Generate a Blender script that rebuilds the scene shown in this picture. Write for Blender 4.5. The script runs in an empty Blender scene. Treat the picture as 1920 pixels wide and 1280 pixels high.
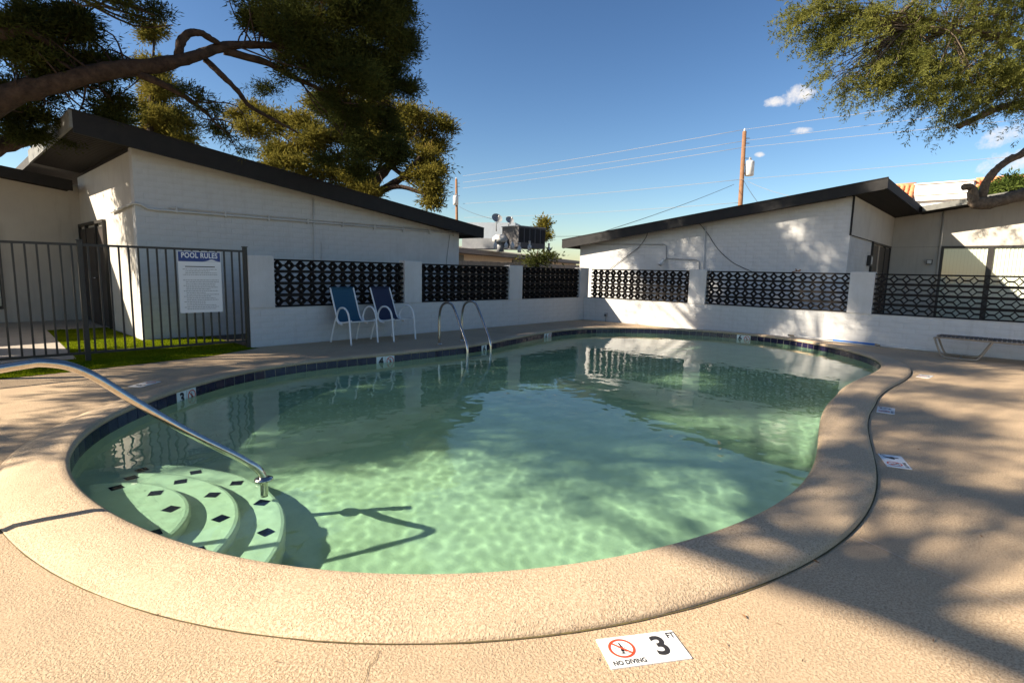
import bpy, bmesh, math, random
import numpy as np
from mathutils import Vector, Matrix
S = bpy.context.scene
COL = S.collection
random.seed(7)
R = math.radians

# ------------------------------------------------------------------ camera
F = 1009.6                                   # focal length in photo pixels (1920 wide)
CAM = np.array([-13.034, -9.158, 1.351])
def _axes(yaw, pitch, roll):
    f = np.array([math.sin(yaw)*math.cos(pitch), math.cos(yaw)*math.cos(pitch), -math.sin(pitch)])
    r = np.array([math.cos(yaw), -math.sin(yaw), 0.0]); u = np.cross(r, f)
    c, s = math.cos(roll), math.sin(roll)
    return c*r+s*u, -s*r+c*u, f
AR, AU, AF = _axes(R(47.42), R(7.40), R(1.29))
cam = bpy.data.cameras.new('camera'); camo = bpy.data.objects.new('camera', cam); COL.objects.link(camo)
cam.sensor_width = 36; cam.lens = F/1920*36; cam.clip_start = .05; cam.clip_end = 3000
M = Matrix.Identity(4)
for i in range(3):
    M[i][0] = AR[i]; M[i][1] = AU[i]; M[i][2] = -AF[i]; M[i][3] = CAM[i]
camo.matrix_world = M
S.camera = camo
def ray(x, y): return AF + AR*(x-960)/F - AU*(y-640)/F
def g(x, y, z=0.0):
    d = ray(x, y); return CAM + d*(z-CAM[2])/d[2]
def onX(x, y, X):
    d = ray(x, y); return CAM + d*(X-CAM[0])/d[0]
def onY(x, y, Y):
    d = ray(x, y); return CAM + d*(Y-CAM[1])/d[1]
def dp(x, y, t): return CAM + ray(x, y)*t

# ------------------------------------------------------------------ light
SUN_D = Vector((1.39, -.926, -1.0)).normalized()     # direction the light travels
w = bpy.data.worlds.new('World'); S.world = w; w.use_nodes = True
wn = w.node_tree; bg = wn.nodes['Background']
sky = wn.nodes.new('ShaderNodeTexSky'); sky.sky_type = 'NISHITA'; sky.sun_disc = False
sky.sun_elevation = math.asin(-SUN_D.z); sky.sun_rotation = math.atan2(-SUN_D.x, -SUN_D.y)
sky.air_density = 1.0; sky.dust_density = .6; sky.ozone_density = 1.4; sky.altitude = 0
bg.inputs[1].default_value = .05
sun = bpy.data.lights.new('sun', 'SUN'); suno = bpy.data.objects.new('sun', sun); COL.objects.link(suno)
sun.energy = 4.9; sun.angle = R(.53); sun.color = (1.0, .875, .71)
suno.rotation_euler = SUN_D.to_track_quat('-Z', 'Y').to_euler(); suno.location = (-40, 15, 25)
sun.cycles.is_caustics_light = True
S.view_settings.view_transform = 'Standard'; S.view_settings.look = 'None'
S.view_settings.exposure = 1.45; S.view_settings.gamma = 1.0
S.cycles.use_denoising = True
S.cycles.max_bounces = 10; S.cycles.transparent_max_bounces = 16; S.cycles.transmission_bounces = 8
S.cycles.sample_clamp_indirect = 6.0

# clouds: a few small fair-weather puffs low in the sky (part of the sky texture)
tc = wn.nodes.new('ShaderNodeTexCoord')
def wnode(t, **k):
    n = wn.nodes.new(t)
    for a, b in k.items(): setattr(n, a, b)
    return n
def wmath(op, a, b=None):
    n = wnode('ShaderNodeMath', operation=op)
    for i, v in enumerate((a, b)):
        if v is None: continue
        if isinstance(v, (int, float)): n.inputs[i].default_value = v
        else: wn.links.new(v, n.inputs[i])
    return n.outputs[0]
noi = wnode('ShaderNodeTexNoise'); noi.inputs['Scale'].default_value = 38; noi.inputs['Detail'].default_value = 6; noi.inputs['Roughness'].default_value = .68
wn.links.new(tc.outputs['Generated'], noi.inputs['Vector'])
mask = None
for (px, py, rx, ry, tilt) in ((1497, 178, 34, 22, -.35), (1455, 192, 26, 12, -.1), (1503, 245, 26, 8, -.1), (1425, 290, 12, 6, 0), (1895, 252, 55, 22, -.3), (1885, 305, 50, 26, -.3), (2060, 150, 130, 40, -.2)):
    c = ray(px, py); c = c/np.linalg.norm(c)
    t = AR*math.cos(tilt) - AU*math.sin(tilt); t = t - c*(t@c); t /= np.linalg.norm(t); b = np.cross(c, t)
    acc = None
    for ax, rad in ((t, rx/F*.8), (b, ry/F*.8)):
        dn = wnode('ShaderNodeVectorMath', operation='DOT_PRODUCT'); wn.links.new(tc.outputs['Generated'], dn.inputs[0]); dn.inputs[1].default_value = tuple(ax)
        q = wmath('DIVIDE', dn.outputs['Value'], rad); q = wmath('MULTIPLY', q, q)
        acc = q if acc is None else wmath('ADD', acc, q)
    dn = wnode('ShaderNodeVectorMath', operation='DOT_PRODUCT'); wn.links.new(tc.outputs['Generated'], dn.inputs[0]); dn.inputs[1].default_value = tuple(c)
    front = wmath('GREATER_THAN', dn.outputs['Value'], .5)
    m1 = wmath('MULTIPLY', wmath('SUBTRACT', 1.0, wmath('MINIMUM', acc, 1.0)), front)
    mask = m1 if mask is None else wmath('MAXIMUM', mask, m1)
nz = wmath('ADD', mask, wmath('MULTIPLY', wmath('SUBTRACT', noi.outputs['Fac'], .52), 3.2))
cr = wnode('ShaderNodeMapRange'); cr.inputs[1].default_value = .20; cr.inputs[2].default_value = 1.25; wn.links.new(nz, cr.inputs[0])
cm = wmath('MULTIPLY', cr.outputs[0], wmath('MINIMUM', wmath('MULTIPLY', mask, 4.0), 1.0))
mix = wnode('ShaderNodeMix', data_type='RGBA'); wn.links.new(cm, mix.inputs['Factor'])
vm1 = wnode('ShaderNodeVectorMath', operation='SCALE'); wn.links.new(sky.outputs[0], vm1.inputs[0]); vm1.inputs['Scale'].default_value = 1/6.0
gmn = wnode('ShaderNodeGamma'); wn.links.new(vm1.outputs[0], gmn.inputs[0]); gmn.inputs[1].default_value = 1.38
hs = wnode('ShaderNodeHueSaturation'); wn.links.new(gmn.outputs[0], hs.inputs['Color']); hs.inputs['Saturation'].default_value = 1.06
vm2 = wnode('ShaderNodeVectorMath', operation='SCALE'); wn.links.new(hs.outputs[0], vm2.inputs[0]); vm2.inputs['Scale'].default_value = 7.2
wn.links.new(vm2.outputs[0], mix.inputs['A']); mix.inputs['B'].default_value = (7.5, 7.2, 7.0, 1)
wn.links.new(mix.outputs['Result'], bg.inputs[0])

# ------------------------------------------------------------------ materials
def nodes_of(m): return m.node_tree.nodes, m.node_tree.links
def mat(name, col, rough=.7, col2=None, scale=6, bump=0.0, bscale=60, metal=0.0, spec=.5, detail=4, coat=0.0, voronoi=False):
    m = bpy.data.materials.new(name); m.use_nodes = True
    n, l = nodes_of(m); b = n['Principled BSDF']
    b.inputs['Base Color'].default_value = (*col, 1); b.inputs['Roughness'].default_value = rough
    b.inputs['Metallic'].default_value = metal; b.inputs['Specular IOR Level'].default_value = spec
    if coat: b.inputs['Coat Weight'].default_value = coat
    t = n.new('ShaderNodeTexCoord')
    if col2:
        z = n.new('ShaderNodeTexNoise'); z.inputs['Scale'].default_value = scale; z.inputs['Detail'].default_value = detail; z.inputs['Roughness'].default_value = .65
        l.new(t.outputs['Object'], z.inputs['Vector'])
        r = n.new('ShaderNodeMapRange'); r.inputs[1].default_value = .3; r.inputs[2].default_value = .7; l.new(z.outputs['Fac'], r.inputs[0])
        x = n.new('ShaderNodeMix'); x.data_type = 'RGBA'; l.new(r.outputs[0], x.inputs['Factor'])
        x.inputs['A'].default_value = (*col, 1); x.inputs['B'].default_value = (*col2, 1); l.new(x.outputs['Result'], b.inputs['Base Color'])
    if bump:
        z2 = n.new('ShaderNodeTexVoronoi' if voronoi else 'ShaderNodeTexNoise'); z2.inputs['Scale'].default_value = bscale
        if not voronoi: z2.inputs['Detail'].default_value = 5
        l.new(t.outputs['Object'], z2.inputs['Vector'])
        bm = n.new('ShaderNodeBump'); bm.inputs['Strength'].default_value = 1; bm.inputs['Distance'].default_value = bump
        l.new(z2.outputs[0], bm.inputs['Height']); l.new(bm.outputs['Normal'], b.inputs['Normal'])
    return m
MT = {}
MT['white_block'] = mat('painted_block', (.59, .59, .58), .85, (.48, .475, .455), 1.6, .004, 45)
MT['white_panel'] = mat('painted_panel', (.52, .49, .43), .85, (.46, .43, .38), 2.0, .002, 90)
def streaks(m, dirt, k):
    n, l = nodes_of(m); b = n['Principled BSDF']; src = b.inputs['Base Color'].links[0].from_socket
    t = n.new('ShaderNodeNewGeometry'); mp = n.new('ShaderNodeMapping'); mp.inputs['Scale'].default_value = (5, 5, .55); l.new(t.outputs['Position'], mp.inputs['Vector'])
    z = n.new('ShaderNodeTexNoise'); z.inputs['Scale'].default_value = 1.6; z.inputs['Detail'].default_value = 7; z.inputs['Roughness'].default_value = .7; l.new(mp.outputs[0], z.inputs['Vector'])
    r = n.new('ShaderNodeMapRange'); r.inputs[1].default_value = .52; r.inputs[2].default_value = .80; r.inputs[4].default_value = k; l.new(z.outputs['Fac'], r.inputs[0])
    x = n.new('ShaderNodeMix'); x.data_type = 'RGBA'; l.new(r.outputs[0], x.inputs['Factor']); l.new(src, x.inputs['A']); x.inputs['B'].default_value = (*dirt, 1); l.new(x.outputs['Result'], b.inputs['Base Color'])
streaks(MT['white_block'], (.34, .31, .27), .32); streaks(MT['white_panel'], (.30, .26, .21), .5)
MT['breeze'] = mat('dark_paint', (.011, .010, .0095), .8, (.022, .019, .017), 9, .002, 80, spec=.2)
MT['fascia'] = mat('charcoal_paint', (.016, .016, .017), .75, (.024, .023, .022), 5, .001, 60, spec=.25)
MT['fascia_sunlit'] = mat('sunlit_edge_grey', (.20, .20, .18), .7, (.13, .13, .12), 6)  # sunlight on the charcoal edge boards, put into a lighter grey colour
MT['roofing'] = mat('roll_roofing', (.05, .048, .045), .9, (.085, .08, .075), 8, .004, 120)
MT['soffit_board'] = mat('brown_black_board', (.030, .028, .026), .85, (.042, .038, .034), 12, spec=.15)
MT['soffit'] = mat('black_decking', (.012, .011, .011), .85, (.020, .018, .017), 12, spec=.15)
MT['black_metal'] = mat('black_metal', (.012, .011, .010), .45, (.022, .018, .014), 14)
MT['steel'] = mat('brushed_steel', (.62, .58, .52), .17, (.48, .44, .38), 40, metal=1.0)
MT['chair_white'] = mat('white_enamel', (.78, .78, .77), .4)
MT['teal'] = mat('teal_sling', (.010, .062, .11), .75, (.014, .075, .13), 60, .0006, 500)
MT['navy'] = mat('navy_sling', (.010, .017, .05), .75, (.014, .022, .06), 60, .0006, 500)
MT['tan_frame'] = mat('tan_enamel', (.30, .25, .19), .45, (.24, .20, .15), 10)
MT['strap'] = mat('brown_strap', (.09, .072, .055), .6)
MT['tile'] = mat('navy_tile', (.012, .011, .028), .15, (.020, .016, .045), 7, spec=.5)
MT['tile_white'] = mat('white_tile', (.78, .78, .75), .25)
MT['ink'] = mat('black_ink', (.012, .011, .012), .5, (.045, .042, .04), 260)
MT['red'] = mat('red_ink', (.62, .07, .022), .5)
MT['grey_ink'] = mat('grey_ink', (.33, .33, .32), .6)
MT['sign_blue'] = mat('sign_blue', (.015, .045, .20), .5)
MT['sign_white'] = mat('sign_white', (.74, .75, .74), .5)
MT['bark'] = mat('pine_bark', (.026, .018, .014), .95, (.075, .050, .036), 9, .03, 14, spec=.2)
MT['bark2'] = mat('mesquite_bark', (.07, .052, .038), .95, (.18, .14, .10), 12, .02, 22, spec=.2)
MT['wood_pole'] = mat('creosote_wood', (.16, .075, .035), .85, (.24, .125, .06), 5, .004, 30)
MT['wire'] = mat('cable', (.24, .235, .23), .6)
MT['wire_dark'] = mat('dark_cable', (.05, .05, .055), .6)
MT['white_metal'] = mat('white_metal', (.62, .62, .60), .5, (.52, .52, .5), 6)
MT['duct'] = mat('duct_metal', (.36, .41, .46), .5, (.30, .34, .39), 4)
MT['grey_metal'] = mat('grey_metal', (.28, .29, .30), .5, (.22, .23, .24), 6)
MT['dark_unit'] = mat('dark_unit', (.045, .045, .05), .6, (.07, .065, .065), 5)
MT['beige'] = mat('beige_stucco', (.62, .50, .38), .9, (.55, .44, .33), 3)
MT['brown_eave'] = mat('brown_eave', (.16, .135, .115), .8, (.20, .165, .14), 6)
MT['gravel'] = mat('gravel_roof', (.26, .21, .17), .95, (.13, .10, .085), 30, .02, 60)
MT['fence_wood'] = mat('weathered_wood', (.36, .30, .23), .9, (.26, .21, .16), 9, .003, 40)
MT['terracotta'] = mat('terracotta', (.62, .27, .13), .8, (.50, .20, .09), 3)
MT['stucco_white'] = mat('white_stucco', (.80, .77, .72), .9, (.74, .71, .66), 2)
MT['blue_pole'] = mat('blue_fibreglass', (.01, .14, .52), .35)
MT['door'] = mat('dark_door', (.028, .019, .016), .5, (.04, .028, .022), 6)
MT['blind'] = mat('vertical_blind', (.72, .71, .64), .7)
MT['ground'] = mat('bare_earth', (.26, .21, .16), .95, (.20, .16, .12), 2, .01, 30)
MT['path'] = mat('grey_concrete', (.42, .37, .31), .9, (.34, .30, .25), 3, .003, 90)
MT['soil'] = mat('damp_soil', (.10, .075, .055), .95, (.06, .045, .034), 5, .01, 40)
MT['joint'] = mat('joint_sealant', (.07, .05, .03), .9, (.14, .11, .03), 25)
MT['plaster'] = mat('pool_plaster', (.80, .74, .57), .85, (.60, .57, .41), 3.2, .002, 30, detail=10)
MT['step_plaster'] = mat('step_plaster', (.90, .82, .68), .85, (.78, .70, .55), 6, .002, 40, detail=8)
MT['grout'] = mat('grout', (.38, .37, .36), .9)

# textured knock-down deck coating: flattened tan splats over a slightly darker, grainy base
def n_mul(n, l, v, k):
    q = n.new('ShaderNodeMath'); q.operation = 'MULTIPLY'; l.new(v, q.inputs[0]); q.inputs[1].default_value = k; return q.outputs[0]
def deck_mat(name, c1, c2, stain):
    m = bpy.data.materials.new(name); m.use_nodes = True; n, l = nodes_of(m); b = n['Principled BSDF']
    t = n.new('ShaderNodeTexCoord')
    def noise(s, d, r=.6, dist=0):
        z = n.new('ShaderNodeTexNoise'); z.inputs['Scale'].default_value = s; z.inputs['Detail'].default_value = d; z.inputs['Roughness'].default_value = r; z.inputs['Distortion'].default_value = dist
        l.new(t.outputs['Object'], z.inputs['Vector']); return z.outputs['Fac']
    def rng(v, a, bb):
        r = n.new('ShaderNodeMapRange'); r.inputs[1].default_value = a; r.inputs[2].default_value = bb; l.new(v, r.inputs[0]); return r.outputs[0]
    def mixc(f, a, c):
        x = n.new('ShaderNodeMix'); x.data_type = 'RGBA'; l.new(f, x.inputs['Factor'])
        for k, v in (('A', a), ('B', c)):
            if isinstance(v, tuple): x.inputs[k].default_value = (*v, 1)
            else: l.new(v, x.inputs[k])
        return x.outputs['Result']
    splat = rng(noise(95, 3, .6, .5), .40, .58)
    fine = noise(420, 3)
    big = rng(noise(1.1, 5), .42, .68)
    c = mixc(splat, c2, c1); c = mixc(big, c, stain)
    blot = rng(noise(.55, 6, .7, .4), .56, .70); c = mixc(n_mul(n, l, blot, .55), c, tuple(v*.72 for v in stain))
    spot = rng(noise(7, 3, .6), .70, .76); c = mixc(n_mul(n, l, spot, .35), c, tuple(v*.55 for v in stain))
    worn = rng(noise(2.3, 4, .6), .35, .65)
    speck = rng(noise(170, 2, .5), .60, .68); c = mixc(speck, c, tuple(v*.45 for v in c2))
    l.new(c, b.inputs['Base Color']); b.inputs['Roughness'].default_value = .88; b.inputs['Specular IOR Level'].default_value = .3
    ad = n.new('ShaderNodeMath'); ad.operation = 'MULTIPLY_ADD'; l.new(fine, ad.inputs[0]); ad.inputs[1].default_value = .35; l.new(splat, ad.inputs[2])
    bm = n.new('ShaderNodeBump'); bm.inputs['Strength'].default_value = .8; bm.inputs['Distance'].default_value = .0021
    wk = n.new('ShaderNodeMath'); wk.operation = 'MULTIPLY_ADD'; l.new(worn, wk.inputs[0]); wk.inputs[1].default_value = .55; wk.inputs[2].default_value = .4; l.new(wk.outputs[0], bm.inputs['Strength'])
    l.new(ad.outputs[0], bm.inputs['Height']); l.new(bm.outputs['Normal'], b.inputs['Normal'])
    return m
MT['deck'] = deck_mat('deck_coating', (.58, .44, .285), (.41, .29, .175), (.44, .325, .21))
MT['coping'] = deck_mat('coping_coating', (.61, .47, .315), (.44, .32, .20), (.47, .355, .235))

def leaf_mat(name, c1, c2, c3=None, trans=.35):
    m = bpy.data.materials.new(name); m.use_nodes = True; n, l = nodes_of(m); out = n['Material Output']; n.remove(n['Principled BSDF'])
    t = n.new('ShaderNodeTexCoord')
    z = n.new('ShaderNodeTexNoise'); z.inputs['Scale'].default_value = 1.3; z.inputs['Detail'].default_value = 6; z.inputs['Roughness'].default_value = .75; l.new(t.outputs['Object'], z.inputs['Vector'])
    cr = n.new('ShaderNodeValToRGB'); l.new(z.outputs['Fac'], cr.inputs[0])
    cr.color_ramp.elements[0].position = .34; cr.color_ramp.elements[0].color = (*c1, 1); cr.color_ramp.elements[1].position = .62; cr.color_ramp.elements[1].color = (*c2, 1)
    if c3:
        e = cr.color_ramp.elements.new(.72); e.color = (*c3, 1)
    d = n.new('ShaderNodeBsdfDiffuse'); tr = n.new('ShaderNodeBsdfTranslucent'); ms = n.new('ShaderNodeMixShader'); ms.inputs[0].default_value = trans
    l.new(cr.outputs[0], d.inputs[0]); l.new(cr.outputs[0], tr.inputs[0]); l.new(d.outputs[0], ms.inputs[1]); l.new(tr.outputs[0], ms.inputs[2]); l.new(ms.outputs[0], out.inputs[0])
    return m
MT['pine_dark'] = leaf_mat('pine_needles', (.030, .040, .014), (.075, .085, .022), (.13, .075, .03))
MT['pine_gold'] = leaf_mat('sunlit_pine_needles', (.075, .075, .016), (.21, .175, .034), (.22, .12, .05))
MT['mesq'] = leaf_mat('mesquite_leaflets', (.095, .11, .026), (.22, .22, .055), (.25, .21, .05), .5)
MT['bush'] = leaf_mat('shrub_leaves', (.04, .07, .015), (.10, .13, .03))
MT['turf'] = leaf_mat('artificial_turf', (.09, .13, .004), (.17, .20, .008), trans=.2)
MT['dry'] = mat('dry_leaf', (.16, .085, .035), .9)

def glass_mat():
    m = bpy.data.materials.new('window_glass'); m.use_nodes = True; n, l = nodes_of(m); out = n['Material Output']; n.remove(n['Principled BSDF'])
    tr = n.new('ShaderNodeBsdfTransparent'); tr.inputs[0].default_value = (.95, .97, .95, 1); gl = n.new('ShaderNodeBsdfGlossy'); gl.inputs['Roughness'].default_value = .01
    lw = n.new('ShaderNodeLayerWeight'); lw.inputs[0].default_value = .5; pw = n.new('ShaderNodeMath'); pw.operation = 'POWER'; l.new(lw.outputs['Facing'], pw.inputs[0]); pw.inputs[1].default_value = 4.0; fr = n.new('ShaderNodeMath'); fr.operation = 'MULTIPLY_ADD'; l.new(pw.outputs[0], fr.inputs[0]); fr.inputs[1].default_value = .9; fr.inputs[2].default_value = .05; ms = n.new('ShaderNodeMixShader'); l.new(fr.outputs[0], ms.inputs[0]); l.new(tr.outputs[0], ms.inputs[1]); l.new(gl.outputs[0], ms.inputs[2]); l.new(ms.outputs[0], out.inputs[0])
    return m
MT['glass'] = glass_mat()
def water_mat():
    m = bpy.data.materials.new('pool_water'); m.use_nodes = True; n, l = nodes_of(m); b = n['Principled BSDF']
    b.inputs['Transmission Weight'].default_value = 1; b.inputs['Roughness'].default_value = 0; b.inputs['IOR'].default_value = 1.333
    b.inputs['Base Color'].default_value = (.47, .89, .70, 1)
    return m
MT['water'] = water_mat()

# ------------------------------------------------------------------ builders
ORIG = {}                                    # where each thing's Empty stands
def link(o, parent=None):
    COL.objects.link(o)
    if parent is not None:
        o.parent = parent
        o.matrix_parent_inverse = Matrix.Translation(-Vector(ORIG.get(parent.name, (0, 0, 0))))
    return o
def raw(name, V, Fc, m, parent=None, smooth=False):
    me = bpy.data.meshes.new(name); me.from_pydata([tuple(map(float, v)) for v in V], [], Fc)
    if smooth: me.polygons.foreach_set('use_smooth', [True]*len(me.polygons))
    me.materials.append(MT[m] if isinstance(m, str) else m); me.update()
    return link(bpy.data.objects.new(name, me), parent)
def meshobj(name, me, m, parent=None):
    if m is not None and not me.materials: me.materials.append(MT[m])
    return link(bpy.data.objects.new(name, me), parent)
def tag(o, label=None, cat=None, group=None, kind=None):
    if label: o['label'] = label
    if cat: o['category'] = cat
    if group: o['group'] = group
    if kind: o['kind'] = kind
    return o
def thing(name, label, cat, loc=(0, 0, 0), group=None):
    o = bpy.data.objects.new(name, None); COL.objects.link(o); o.location = loc; o.empty_display_size = .2
    ORIG[o.name] = [float(v) for v in loc]
    return tag(o, label, cat, group)
BOXF = [(0, 3, 2, 1), (4, 5, 6, 7), (0, 1, 5, 4), (1, 2, 6, 5), (2, 3, 7, 6), (3, 0, 4, 7)]
def boxv(lo, hi):
    x0, y0, z0 = lo; x1, y1, z1 = hi
    return [(x0, y0, z0), (x1, y0, z0), (x1, y1, z0), (x0, y1, z0), (x0, y0, z1), (x1, y0, z1), (x1, y1, z1), (x0, y1, z1)]
def bevel_mesh(me, width, seg=1):
    b = bmesh.new(); b.from_mesh(me); bmesh.ops.bevel(b, geom=b.edges[:], offset=width, segments=seg, affect='EDGES', profile=.6); b.to_mesh(me); b.free(); me.update()
def box(name, lo, hi, m, parent=None, bevel=0):
    lo2 = [min(a, b) for a, b in zip(lo, hi)]; hi2 = [max(a, b) for a, b in zip(lo, hi)]
    o = raw(name, boxv(lo2, hi2), BOXF, m, parent)
    if bevel: bevel_mesh(o.data, bevel)
    return o
def prism(name, poly, axis, a, b, m, parent=None):
    """extrude a polygon given in the two other axes along axis from a to b"""
    n = len(poly); V = []
    for t in (a, b):
        for p, q in poly:
            V.append({'x': (t, p, q), 'y': (p, t, q), 'z': (p, q, t)}[axis])
    Fc = [tuple(range(n)), tuple(range(2*n-1, n-1, -1))] + [(i, i+n, (i+1) % n+n, (i+1) % n) for i in range(n)]
    o = raw(name, V, Fc, m, parent)
    bm = bmesh.new(); bm.from_mesh(o.data); bmesh.ops.recalc_face_normals(bm, faces=bm.faces[:]); bm.to_mesh(o.data); bm.free()
    return o
def catmull(P, n=8, closed=False):
    P = [np.array(p, float) for p in P]; out = []; N = len(P)
    rngi = range(N) if closed else range(N-1)
    for i in rngi:
        if closed: p0, p1, p2, p3 = P[i-1], P[i], P[(i+1) % N], P[(i+2) % N]
        else: p0, p1, p2, p3 = P[max(i-1, 0)], P[i], P[i+1], P[min(i+2, N-1)]
        for k in range(n):
            t = k/n
            out.append(.5*((2*p1)+(-p0+p2)*t+(2*p0-5*p1+4*p2-p3)*t*t+(-p0+3*p1-3*p2+p3)*t**3))
    if not closed: out.append(P[-1])
    return out
def tube_geo(P, rad, seg=8, jit=0.0, rnd=None):
    P = [np.array(p, float) for p in P]; n = len(P)
    rr = rad if hasattr(rad, '__len__') else [rad]*n
    V = []; Fc = []; up = None
    for i in range(n):
        t = P[min(i+1, n-1)]-P[max(i-1, 0)]; t = t/(np.linalg.norm(t)+1e-9)
        if up is None:
            up = np.array([0, 0, 1.]) if abs(t[2]) < .9 else np.array([1., 0, 0])
        a = np.cross(t, up); a /= np.linalg.norm(a)+1e-9; b = np.cross(a, t); up = b
        for k in range(seg):
            th = 2*math.pi*k/seg; q = rr[i]*(1+(rnd.uniform(-jit, jit) if jit else 0))
            V.append(P[i]+q*(math.cos(th)*a+math.sin(th)*b))
    for i in range(n-1):
        for k in range(seg):
            Fc.append((i*seg+k, i*seg+(k+1) % seg, (i+1)*seg+(k+1) % seg, (i+1)*seg+k))
    Fc.append(tuple(range(seg-1, -1, -1))); Fc.append(tuple((n-1)*seg+k for k in range(seg)))
    return V, Fc
def tube(name, P, rad, m, parent=None, seg=8, smooth=True, jit=0.0, rnd=None):
    V, Fc = tube_geo(P, rad, seg, jit, rnd); return raw(name, V, Fc, m, parent, smooth)
def lathe(name, prof, c, m, parent=None, seg=16, smooth=True):
    V = []; Fc = []
    for r, z in prof:
        for k in range(seg):
            th = 2*math.pi*k/seg; V.append((c[0]+r*math.cos(th), c[1]+r*math.sin(th), c[2]+z))
    n = len(prof)
    for i in range(n-1):
        for k in range(seg): Fc.append((i*seg+k, i*seg+(k+1) % seg, (i+1)*seg+(k+1) % seg, (i+1)*seg+k))
    Fc.append(tuple(range(seg-1, -1, -1))); Fc.append(tuple((n-1)*seg+k for k in range(seg)))
    return raw(name, V, Fc, m, parent, smooth)
def merge_geo(parts):
    V = []; Fc = []
    for v, f in parts:
        o = len(V); V += list(v); Fc += [tuple(i+o for i in q) for q in f]
    return V, Fc
def sheet(name, outer, holes, z, m):
    """flat sheet with holes"""
    bm = bmesh.new(); ed = []
    for loop in [outer]+holes:
        vs = [bm.verts.new((p[0], p[1], z)) for p in loop]
        for i in range(len(vs)): ed.append(bm.edges.new((vs[i], vs[(i+1) % len(vs)])))
    bmesh.ops.triangle_fill(bm, use_beauty=True, use_dissolve=False, edges=ed)
    bmesh.ops.recalc_face_normals(bm, faces=bm.faces[:])
    for f in bm.faces:
        if f.normal.z < 0: f.normal_flip()
    me = bpy.data.meshes.new(name); bm.to_mesh(me); bm.free(); me.materials.append(MT[m])
    return link(bpy.data.objects.new(name, me))
def text_geo(s, size, space=1.0, bold=0.0):
    cu = bpy.data.curves.new('t', 'FONT'); cu.body = s; cu.size = size; cu.space_character = space; cu.align_x = 'CENTER'; cu.align_y = 'CENTER'; cu.offset = bold; cu.resolution_u = 4
    o = bpy.data.objects.new('t', cu); COL.objects.link(o)
    me = bpy.data.meshes.new_from_object(o)
    V = [tuple(v.co) for v in me.vertices]; Fc = [tuple(p.vertices) for p in me.polygons]
    bpy.data.objects.remove(o); bpy.data.curves.remove(cu); bpy.data.meshes.remove(me)
    return V, Fc
def place(V, o, ax, ay, az, off=0.0, sx=1.0, sy=1.0):
    o, ax, ay, az = map(np.array, (o, ax, ay, az))
    return [o+ax*v[0]*sx+ay*v[1]*sy+az*(off+(v[2] if len(v) > 2 else 0)) for v in V]
def ring_geo(r0, r1, seg=32):
    V = []; Fc = []
    for k in range(seg):
        a = 2*math.pi*k/seg; V += [(r0*math.cos(a), r0*math.sin(a), 0), (r1*math.cos(a), r1*math.sin(a), 0)]
    for k in range(seg):
        i, j = 2*k, 2*((k+1) % seg); Fc.append((i, i+1, j+1, j))
    return V, Fc
def bar_geo(a, b, wd):
    a, b = np.array(a, float), np.array(b, float); t = b-a; t /= np.linalg.norm(t); n = np.array([-t[1], t[0]])*wd/2
    return [(*(a-n), 0), (*(b-n), 0), (*(b+n), 0), (*(a+n), 0)], [(0, 1, 2, 3)]

# ------------------------------------------------------------------ pool outline
ZT, ZN, ZW, ZC = .015, .058, -.075, .07        # tile top, nose, water, coping top
far = [(118, 864), (150, 822), (187, 796), (225, 777), (277, 757), (321, 740), (364, 727), (412, 712), (469, 699), (544, 687), (637, 676), (697, 671), (737, 667), (807, 660), (880, 652), (926, 645), (980, 634), (1021, 626), (1069, 619), (1120, 616.5), (1183, 616.5), (1252, 618.5), (1300, 621), (1375, 626.5), (1405, 629), (1459, 635), (1516, 643.5), (1562, 653), (1600, 662), (1637, 673.5), (1656, 683)]
near = [(1640, 695), (1600, 710), (1573, 727), (1550, 753), (1537, 777), (1532, 807), (1532, 837), (1528, 867), (1513, 897), (1487, 925), (1440, 957), (1393, 978), (1347, 995), (1280, 1016), (1237, 1027), (1125, 1051), (975, 1073), (825, 1081), (712, 1079), (637, 1076), (525, 1062), (412, 1044), (352, 1025), (281, 997), (225, 972), (180, 948), (150, 922), (127, 897)]
pts = [g(x, y, ZT)[:2] for x, y in far] + [g(x, y, ZN)[:2] for x, y in near]
PC = np.array([-7.0, -4.9])
ang = np.unwrap(np.array([math.atan2(p[1]-PC[1], p[0]-PC[0]) for p in pts])); rad = np.array([np.linalg.norm(p-PC) for p in pts])
idx = np.argsort(ang % (2*math.pi)); A0 = (ang % (2*math.pi))[idx]; R0 = rad[idx]
NB = 720
tt = np.linspace(0, 2*math.pi, NB, endpoint=False)
rr = np.interp(tt, A0, R0, period=2*math.pi)
k = np.exp(-.5*(np.arange(-40, 41)/9.0)**2); k /= k.sum()
rr = np.convolve(np.concatenate([rr[-40:], rr, rr[:40]]), k, 'valid')
dense = np.stack([PC[0]+rr*np.cos(tt), PC[1]+rr*np.sin(tt)], 1)
# resample evenly along the edge
seg = np.linalg.norm(np.roll(dense, -1, 0)-dense, axis=1); cum = np.concatenate([[0], np.cumsum(seg)]); PERI = cum[-1]
def at_len(s):
    s = s % PERI
    return np.array([np.interp(s, cum, np.append(dense[:, 0], dense[0, 0])), np.interp(s, cum, np.append(dense[:, 1], dense[0, 1]))])
NO = 260
OUT = np.array([at_len(i*PERI/NO) for i in range(NO)])
def normals(P):
    t = np.roll(P, -1, 0)-np.roll(P, 1, 0); t /= np.linalg.norm(t, axis=1)[:, None]
    return np.stack([t[:, 1], -t[:, 0]], 1)        # outward for counter-clockwise
ONRM = normals(OUT)
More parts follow.
